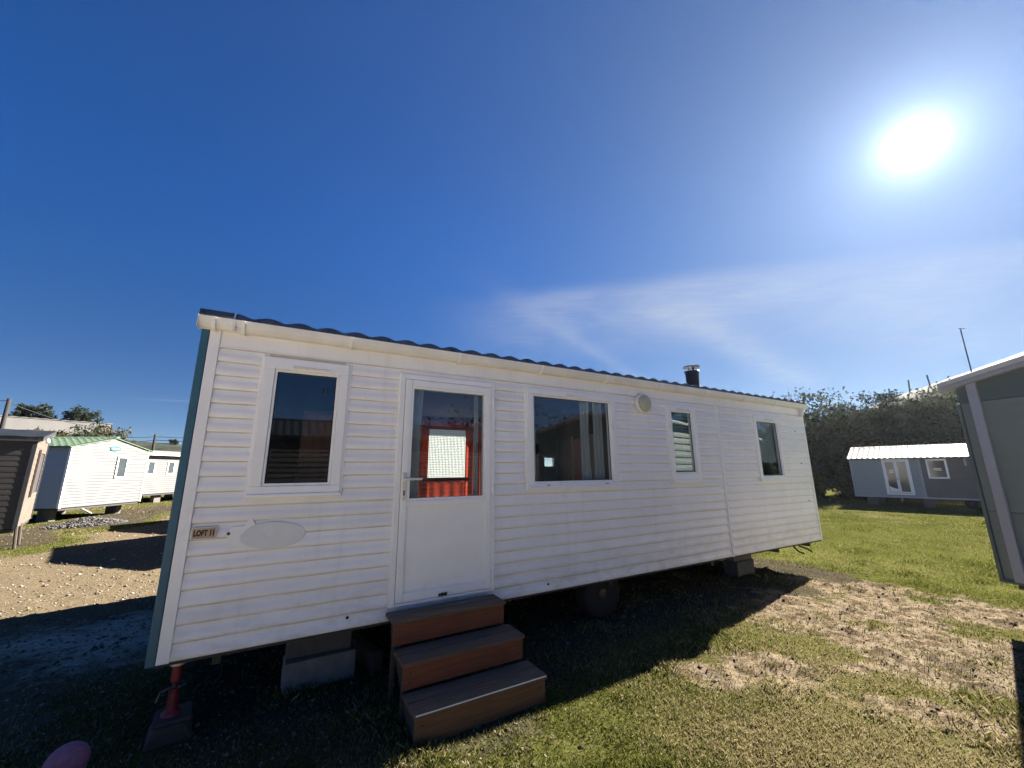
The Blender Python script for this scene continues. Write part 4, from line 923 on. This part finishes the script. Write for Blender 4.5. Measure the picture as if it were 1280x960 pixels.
# gravel heap: stones joined
def stones(name, pts, sizes, mat, flat=0.6):
    base = np.array([(0, 0, 1), (1, 0, 0), (0.3, 0.95, 0), (-0.8, 0.6, 0), (-0.8, -0.6, 0), (0.3, -0.95, 0), (0, 0, -0.5)], float)
    tri = np.array([(0, 1, 2), (0, 2, 3), (0, 3, 4), (0, 4, 5), (0, 5, 1), (6, 2, 1), (6, 3, 2), (6, 4, 3), (6, 5, 4), (6, 1, 5)])
    n = len(pts); ang = rng.uniform(0, 6.28, n); c, s_ = np.cos(ang), np.sin(ang)
    jit = rng.uniform(0.65, 1.3, (n, 7, 3)); v = base[None] * jit * np.array([1, 0.75, flat])
    x = v[..., 0] * c[:, None] - v[..., 1] * s_[:, None]; y = v[..., 0] * s_[:, None] + v[..., 1] * c[:, None]
    v = np.stack([x, y, v[..., 2]], -1) * sizes[:, None, None] + pts[:, None, :]
    f = (tri[None] + (np.arange(n) * 7)[:, None, None]).reshape(-1)
    t = np.repeat(rng.uniform(0, 1, n), 7)
    return link(name, quick_mesh(name, v.reshape(-1, 3), f, 3, mat, dict(tint=t)))
def tint_mat(name, stops, rough=0.9):
    m = bpy.data.materials.new(name); m.use_nodes = True; w = NT(m.node_tree); w.n.clear()
    out = w.node('ShaderNodeOutputMaterial'); bs = w.node('ShaderNodeBsdfPrincipled'); at = w.node('ShaderNodeAttribute'); at.attribute_name = 'tint'
    cr_ = w.node('ShaderNodeValToRGB'); w.l.new(at.outputs['Fac'], cr_.inputs[0]); el = cr_.color_ramp.elements
    while len(el) < len(stops): el.new(0.5)
    for e_, (pos, c) in zip(el, stops): e_.position = pos; e_.color = (*c, 1)
    w.l.new(cr_.outputs[0], bs.inputs['Base Color']); bs.inputs['Roughness'].default_value = rough; bs.inputs['Specular IOR Level'].default_value = 0.05
    w.l.new(bs.outputs[0], out.inputs[0]); return m
MT['pebbles'] = tint_mat('mixed_pebbles', [(0, (0.07, 0.058, 0.043)), (0.5, (0.15, 0.125, 0.095)), (0.9, (0.22, 0.195, 0.16)), (1.0, (0.34, 0.32, 0.29))])
MT['rubble'] = tint_mat('grey_rubble', [(0, (0.03, 0.028, 0.026)), (0.5, (0.075, 0.072, 0.068)), (1.0, (0.14, 0.134, 0.128))])
MT['clods'] = tint_mat('earth_clods', [(0, (0.03, 0.022, 0.015)), (0.5, (0.075, 0.055, 0.036)), (1.0, (0.20, 0.155, 0.10))])
n = 1500; a = rng.uniform(0, 6.28, n); q = np.sqrt(rng.uniform(0, 1, n))
hx = q * np.cos(a); hy = q * np.sin(a); hz = 0.24 * (1 - q ** 1.3) * (0.6 + 0.8 * fbm(hx * 2 + 9, hy * 2 + 4, 3, 4))
tag(stones('rubble_heap', np.stack([-14.15 + hx * 0.65 + hy * 0.2, 13.75 + hy * 1.05, hz], -1), rng.uniform(0.02, 0.06, n), MT['rubble']), 'low grey heap of rubble on the verge in front of the cream home', 'rubble heap')

def polar(n, r0, r1, half):
    r_ = r0 * (r1 / r0) ** rng.uniform(0, 1, n); th = rng.uniform(-half, half, n); return r_ * np.sin(th), r_ * np.cos(th), r_
# loose stones on the track and scattered in the shaded grass
x, y, rr = polar(90000, 2.3, 26, R(64)); g, dt, md, dr_, yd = masks(x, y)
keep = (rng.uniform(0, 1, len(x)) < 0.62 * g ** 1.5 + 0.4 * yd + 0.05 * (x < -1) + 0.05 * md)
x, y, rr, g, dt, md = (v[keep] for v in (x, y, rr, g, dt, md))
z = height(x, y) + micro(x, y, g, dt, md)
sz = np.exp(rng.normal(-4.75, 0.5, len(x))) * (1 + 0.045 * rr); sz = np.minimum(sz, 0.05)
tag(stones('loose_stones', np.stack([x, y, z], -1), sz, MT['pebbles']), 'loose pebbles scattered over the pale gravel track on the left', 'gravel', kind='stuff')
x, y, rr = polar(42000, 2.5, 14, R(64)); g, dt, md, dr_, yd = masks(x, y)
keep = rng.uniform(0, 1, len(x)) < 0.55 * dt ** 1.5 + 0.25 * md
x, y, rr, g, dt, md = (v[keep] for v in (x, y, rr, g, dt, md)); z = height(x, y) + micro(x, y, g, dt, md)
tag(stones('earth_clods', np.stack([x, y, z], -1), np.minimum(np.exp(rng.normal(-4.9, 0.5, len(x))) * (1 + 0.03 * rr), 0.032), MT['clods']), 'crumbled clods of bare earth on the trodden patch and below the home', 'earth clods', kind='stuff')

# ------------------------------------------------------------------ grass
def grass(n, r0, r1):
    x, y, rr = polar(n, r0, r1, R(66)); g, dt, md, dr_, yd = masks(x, y)
    w1 = fbm(x * 3.1, y * 3.1, 3, 77)
    prob = (1 - 0.985 * g) * (1 - 0.80 * dt) * (1 - 0.78 * md) * (0.45 + 0.9 * w1) * (1 - 0.9 * yd)
    k = rng.uniform(0, 1, n) < prob; x, y, rr, g, dt, md, dr_, w1 = (v[k] for v in (x, y, rr, g, dt, md, dr_, w1)); n = len(x)
    z = height(x, y) + micro(x, y, g, dt, md)
    h = rng.uniform(0.010, 0.032, n) * (0.40 + 0.7 * w1) * (1 + 0.025 * rr); wd = 0.0017 * (1 + 0.16 * rr) * rng.uniform(0.6, 1.4, n)
    h = h * (1 + 1.2 * sstep(0.62, 0.85, vnoise(x * 2.3, y * 2.3, 8)) + 1.4 * sstep(0.35, 0.05, np.minimum(seg_d(x, y, W(1.38, -0.1)[:2], W(1.42, -0.85)[:2]), seg_d(x, y, W(0.7, 0.25)[:2], W(1.3, 0.25)[:2]))))
    a = rng.uniform(0, 6.28, n); lean = rng.uniform(0.2, 1.3, n) * h; la = rng.uniform(0, 6.28, n)
    lx, ly = np.cos(la) * lean, np.sin(la) * lean; cx, cy = np.cos(a) * wd, np.sin(a) * wd
    v = np.stack([np.stack([x - cx, y - cy, z - 0.004], -1), np.stack([x + cx, y + cy, z - 0.004], -1), np.stack([x + cx * 0.7 + lx * 0.45, y + cy * 0.7 + ly * 0.45, z + h * 0.62], -1), np.stack([x + lx, y + ly, z + h], -1)], 1)
    f = (np.array([0, 1, 2, 3])[None] + (np.arange(n) * 4)[:, None]).reshape(-1)
    dryp = np.clip(dr_ * 1.25 + 0.5 * dt + 0.25 * md - 0.28, 0.06, 0.9)
    t = np.where(rng.uniform(0, 1, n) < dryp, rng.uniform(0.55, 1.0, n), rng.uniform(0, 0.5, n))
    return link('grass', quick_mesh('grass', v.reshape(-1, 3), f, 4, MT['blade'], dict(tint=np.repeat(t, 4))))
def blade_mat():
    m = bpy.data.materials.new('grass_blade'); m.use_nodes = True; w = NT(m.node_tree); w.n.clear()
    out = w.node('ShaderNodeOutputMaterial'); at = w.node('ShaderNodeAttribute'); at.attribute_name = 'tint'
    cr_ = w.node('ShaderNodeValToRGB'); w.l.new(at.outputs['Fac'], cr_.inputs[0]); el = cr_.color_ramp.elements
    stops = [(0, (0.040, 0.050, 0.009)), (0.48, (0.122, 0.130, 0.031)), (0.56, (0.150, 0.122, 0.056)), (1.0, (0.33, 0.275, 0.155))]
    while len(el) < len(stops): el.new(0.5)
    for e_, (pos, c) in zip(el, stops): e_.position = pos; e_.color = (*c, 1)
    df = w.node('ShaderNodeBsdfPrincipled'); w.l.new(cr_.outputs[0], df.inputs['Base Color']); df.inputs['Roughness'].default_value = 0.8; df.inputs['Specular IOR Level'].default_value = 0.0
    tr = w.node('ShaderNodeBsdfTranslucent'); w.l.new(cr_.outputs[0], tr.inputs[0]); ms_ = w.node('ShaderNodeMixShader'); ms_.inputs[0].default_value = 0.26
    w.l.new(df.outputs[0], ms_.inputs[1]); w.l.new(tr.outputs[0], ms_.inputs[2]); w.l.new(ms_.outputs[0], out.inputs[0]); return m
MT['blade'] = blade_mat()
tag(grass(900000, 2.2, 40), 'short patchy green and straw-coloured grass around the homes', 'grass', kind='stuff')

# ------------------------------------------------------------------ trees
def crown(cx, cy, cz, rx, ry, rz_, clumps, per, leaf, mat, name, parent, ragged=0.35, seedv=0):
    rg = np.random.default_rng(seedv + 100)
    d = rg.normal(size=(clumps, 3)); d /= np.linalg.norm(d, axis=1)[:, None]
    rad = rg.uniform(0.25, 1.0, clumps) ** 0.45 * (1 + ragged * (rg.uniform(0, 1, clumps) - 0.55))
    c = d * rad[:, None] * np.array([rx, ry, rz_]); c[:, 2] = np.where(c[:, 2] < -rz_ * 0.75, -rz_ * 0.75, c[:, 2])
    cs = rg.uniform(0.10, 0.26, clumps) * (rx + ry + rz_) / 3
    tint = rg.uniform(0, 1, clumps)
    o = rg.normal(size=(clumps, per, 3)) * cs[:, None, None] * np.array([0.62, 0.62, 0.5]); p_ = (c[:, None, :] + o).reshape(-1, 3)
    n = len(p_); u = rg.normal(size=(n, 3)); u /= np.linalg.norm(u, axis=1)[:, None]; v = rg.normal(size=(n, 3)); v -= (v * u).sum(1)[:, None] * u; v /= np.linalg.norm(v, axis=1)[:, None]
    s = leaf * rg.uniform(0.5, 1.4, n)[:, None]; u = u * s; v = v * s * 0.6
    p_ = p_ + np.array([cx, cy, cz])
    vs = np.stack([p_ - u, p_ + v, p_ + u, p_ - v], 1).reshape(-1, 3)
    f = np.arange(n * 4); t = np.clip(np.repeat(tint, per) * 0.75 + rg.uniform(0, 0.3, n), 0, 1)
    return link(name, quick_mesh(name, vs, f, 4, mat, dict(tint=np.repeat(t, 4))), parent)
def tree(x, y, zg, h, w_, label, mat='leaf_dark', bare=0.0, name='tree', cat='tree', clumps=75, per=46, leaf=0.17, group=None, low=0.18, seedv=0):
    rnd = random.Random(seedv); t = thing(name, label, cat, (x, y, zg), rnd.uniform(0, 6), group)
    mb = MB(); th = h * (0.62 if bare < 0.5 else 0.55); r0 = 0.05 + h * 0.02
    mb.tube([(0, 0, -0.2), (0.1, 0.05, th * 0.4), (0.05, 0.15, th * 0.75), (-0.05, 0.1, th * 1.15)], [r0, r0 * 0.8, r0 * 0.55, r0 * 0.2], 8)
    nb = 9 if bare < 0.3 else 34
    for i in range(nb):
        z0 = th * rnd.uniform(0.3, 1.0); a = rnd.uniform(0, 6.28); L = w_ * 0.5 * rnd.uniform(0.5, 1.0); up = rnd.uniform(0.3, 1.0) * (h - z0) * 0.8
        e = Vector((math.cos(a) * L, math.sin(a) * L, z0 + up)); s_ = Vector((0.05, 0.1, z0)); m_ = s_.lerp(e, 0.5) + Vector((0, 0, up * 0.12))
        mb.tube([s_, m_, e], [r0 * 0.4, r0 * 0.25, 0.02], 5)
        if bare > 0.3:
            for q in range(6):
                tt = rnd.uniform(0.4, 1.0); b0 = s_.lerp(e, tt); b1 = b0 + Vector((rnd.uniform(-0.7, 0.7), rnd.uniform(-0.7, 0.7), rnd.uniform(0.2, 0.9))) * (0.13 * h)
                mb.tube([b0, b1], [0.022, 0.008], 4)
    mb.build('trunk', MT['bark'], t)
    cz = h * (low + 1) / 2; rz_ = h * (1 - low) / 2
    crown(0, 0, cz, w_ / 2, w_ / 2, rz_, int(clumps * (1 - bare * 0.6)), int(per * (1 - bare * 0.5)), leaf, MT[mat], 'crown', t, 0.5 + bare * 0.5, seedv)
    return t
# dark belt of trees on the right: pixel heights turned into metres once, kept here as ground positions
RT = [
 (22.6, 30.0, 7.4, 4.6, 'leaf_mid', 0.55, 'thin half-bare tree just right of the white home, sky showing through its twigs'),
 (25.6, 31.0, 7.2, 4.8, 'leaf_dark', 0.35, 'loose twiggy dark tree, second from the left of the belt'),
 (28.6, 33.0, 6.9, 4.6, 'leaf_dark', 0.0, 'lower dense dark tree in the dip of the tree belt'),
 (31.0, 33.2, 7.6, 4.8, 'leaf_dark', 0.0, 'dense dark rounded tree above the cream roof, middle of the belt'),
 (33.8, 33.4, 7.6, 5.0, 'leaf_dark', 0.0, 'dense dark tree in front of the grassy hill'),
 (36.6, 33.6, 8.2, 5.4, 'leaf_mid', 0.1, 'dark tree with brighter leaf clumps, left of the sage green roof'),
 (39.2, 33.4, 8.8, 5.6, 'leaf_mid', 0.0, 'tallest dark tree, touching the sage green roof edge'),
 (42.2, 33.2, 9.2, 5.6, 'leaf_mid', 0.0, 'dark tree mostly hidden behind the sage green home'),
]
for i, (x, y, h, w_, mt, bare, lab) in enumerate(RT):
    tree(x, y, -0.8, h + 0.8, w_, lab, mt, bare, clumps=170, per=60, leaf=0.115, group='dark trees beyond the right-hand lawn', low=0.06, seedv=i * 7 + 3)
UN = [(24.0, 28.2, 2.6, 3.4, 'leaf_mid', 'low dark bush at the foot of the half-bare tree'), (27.4, 30.0, 3.6, 4.0, 'leaf_dark', 'dark bush behind the left end of the grey and brown home'), (30.4, 30.6, 4.0, 4.4, 'leaf_dark', 'dark bush behind the roof of the grey and brown home'),
      (33.4, 30.4, 4.2, 4.4, 'leaf_dark', 'dark bush behind the right part of the cream roof'), (36.4, 30.2, 4.4, 4.6, 'leaf_mid', 'dark bush beside the sage green wall'), (21.6, 29.6, 1.9, 1.9, 'leaf_bright', 'small sunlit yellow-green bush under the half-bare tree')]
for i, (x, y, h, w_, mt, lab) in enumerate(UN):
    tree(x, y, -0.7, h + 0.5, w_, lab, mt, 0.0, 'bush', 'bush', 80, 60, 0.105, 'bushes below the right-hand trees', 0.0, 60 + i)
# trees on the left, beyond the homes
tree(-91.5, 75.0, 0, 14.4, 5.6, 'dark tree crown rising behind the warehouse roof, the left one', 'leaf_dark', 0, clumps=130, per=46, leaf=0.22, group='trees on the left skyline', low=0.62, seedv=31)
tree(-88.0, 80.0, 0, 14.2, 5.2, 'dark tree crown rising behind the warehouse roof, the right one', 'leaf_dark', 0, clumps=130, per=46, leaf=0.22, group='trees on the left skyline', low=0.62, seedv=32)
for i, (x, y, h, w_, mt, lab) in enumerate([(-46.5, 40.0, 6.0, 4.6, 'leaf_brown', 'brownish round tree behind the green roof, left of the olive one'), (-46.6, 43.5, 7.0, 5.6, 'leaf_mid', 'olive green tree behind the green roof, the tallest of three'), (-47.2, 46.5, 6.4, 5.0, 'leaf_brown', 'brownish tree behind the green roof peak'), (-50.2, 40.5, 5.4, 3.6, 'leaf_brown', 'low brown shrub between the brown home and the green roof')]):
    tree(x, y, 0, h, w_, lab, mt, 0.0, clumps=110, per=50, leaf=0.13, group='trees behind the green roof', low=0.15, seedv=40 + i)
for i, (s_, d_, h) in enumerate([(-0.852, 255, 3.4)]):
    X = s_ * d_; Z = float(left_hill(np.array([[X]]), np.array([[float(d_)]]))[0, 0])
    tree(X, d_, Z - 1, h + 1, h * 1.4, 'small dark tree on the far wooded ridge at the left', 'leaf_dark', 0, clumps=30, per=30, leaf=0.5, low=0.1, seedv=50 + i)

# small litter in the shade
for i, (x, y, L, a) in enumerate([(2.9, -0.9, 0.16, 0.5), (3.45, 0.35, 0.2, 1.2), (0.9, -0.75, 0.13, 0.2), (5.4, -0.15, 0.18, 2.2)]):
    P = W(x, y); tag(MB().tube([(-L / 2, 0, 0.008), (0, 0.012, 0.014), (L / 2, 0, 0.006)], [0.007, 0.009, 0.005], 6).build('stick', MT['timber'], loc=(P[0], P[1], gh(*P[:2])), rot=(0, 0, a)), ('short grey stick on the shaded grass right of the steps', 'small stick under the white home beyond the wheel', 'tiny twig on the dark ground left of the steps', 'thin stick in the shade under the middle of the home')[i], 'stick', 'sticks on the shaded ground')

# behind the camera, seen only in the window reflections: a dark home and the rest of the wood
P = W(13.0, -10.5); rz = YAW + math.pi
bh = thing('mobile_home', 'long dark mobile home behind the camera, mirrored in the windows', 'mobile home', P, rz)
gable_home(bh, 16.0, 3.8, 0.45, 2.75, 2.75, 3.45, 'brownclad', 'slate', 'slateedge', 0.15, tiles=False)

wm_ = []; wt = []; rg = np.random.default_rng(5)
for i in range(16):
    a = R(62 + i * 4.2); d_ = 44 + 3 * math.sin(i * 1.7); cx, cy, hh = d_ * math.sin(a), d_ * math.cos(a), 8.5 + 1.5 * math.sin(i * 2.3)
    n = 1500; p_ = rg.normal(size=(n, 3)) * np.array([1.5, 1.5, hh * 0.24]) + np.array([cx, cy, hh * 0.46 - 0.5])
    u = rg.normal(size=(n, 3)) * 0.16; v = rg.normal(size=(n, 3)) * 0.12
    wm_.append(np.stack([p_ - u, p_ + v, p_ + u, p_ - v], 1).reshape(-1, 3)); wt.append(np.repeat(rg.uniform(0, 1, n), 4))
vv = np.concatenate(wm_)
tag(link('woodland', quick_mesh('woodland', vv, np.arange(len(vv)), 4, MT['leaf_dark'], dict(tint=np.concatenate(wt)))), 'dark belt of trees carrying on past the right edge, mirrored in the end window', 'woodland', kind='stuff')

# ------------------------------------------------------------------ thin haze volume added to imitate lens glare over the far trees
hz = MB().box(-2650, 2650, -2650, 3650, -3.2, 46.0).build('glare_haze', [], None)
hm = bpy.data.materials.new('glare_haze'); hm.use_nodes = True; w = NT(hm.node_tree); w.n.clear()
ho = w.node('ShaderNodeOutputMaterial'); hv = w.node('ShaderNodeVolumePrincipled'); w.l.new(hv.outputs[0], ho.inputs['Volume'])
hv.inputs['Color'].default_value = (0.82, 0.90, 1.0, 1); hv.inputs['Density'].default_value = 0.00010; hv.inputs['Anisotropy'].default_value = 0.6
hz.data.materials.append(hm); tag(hz, kind='stuff')
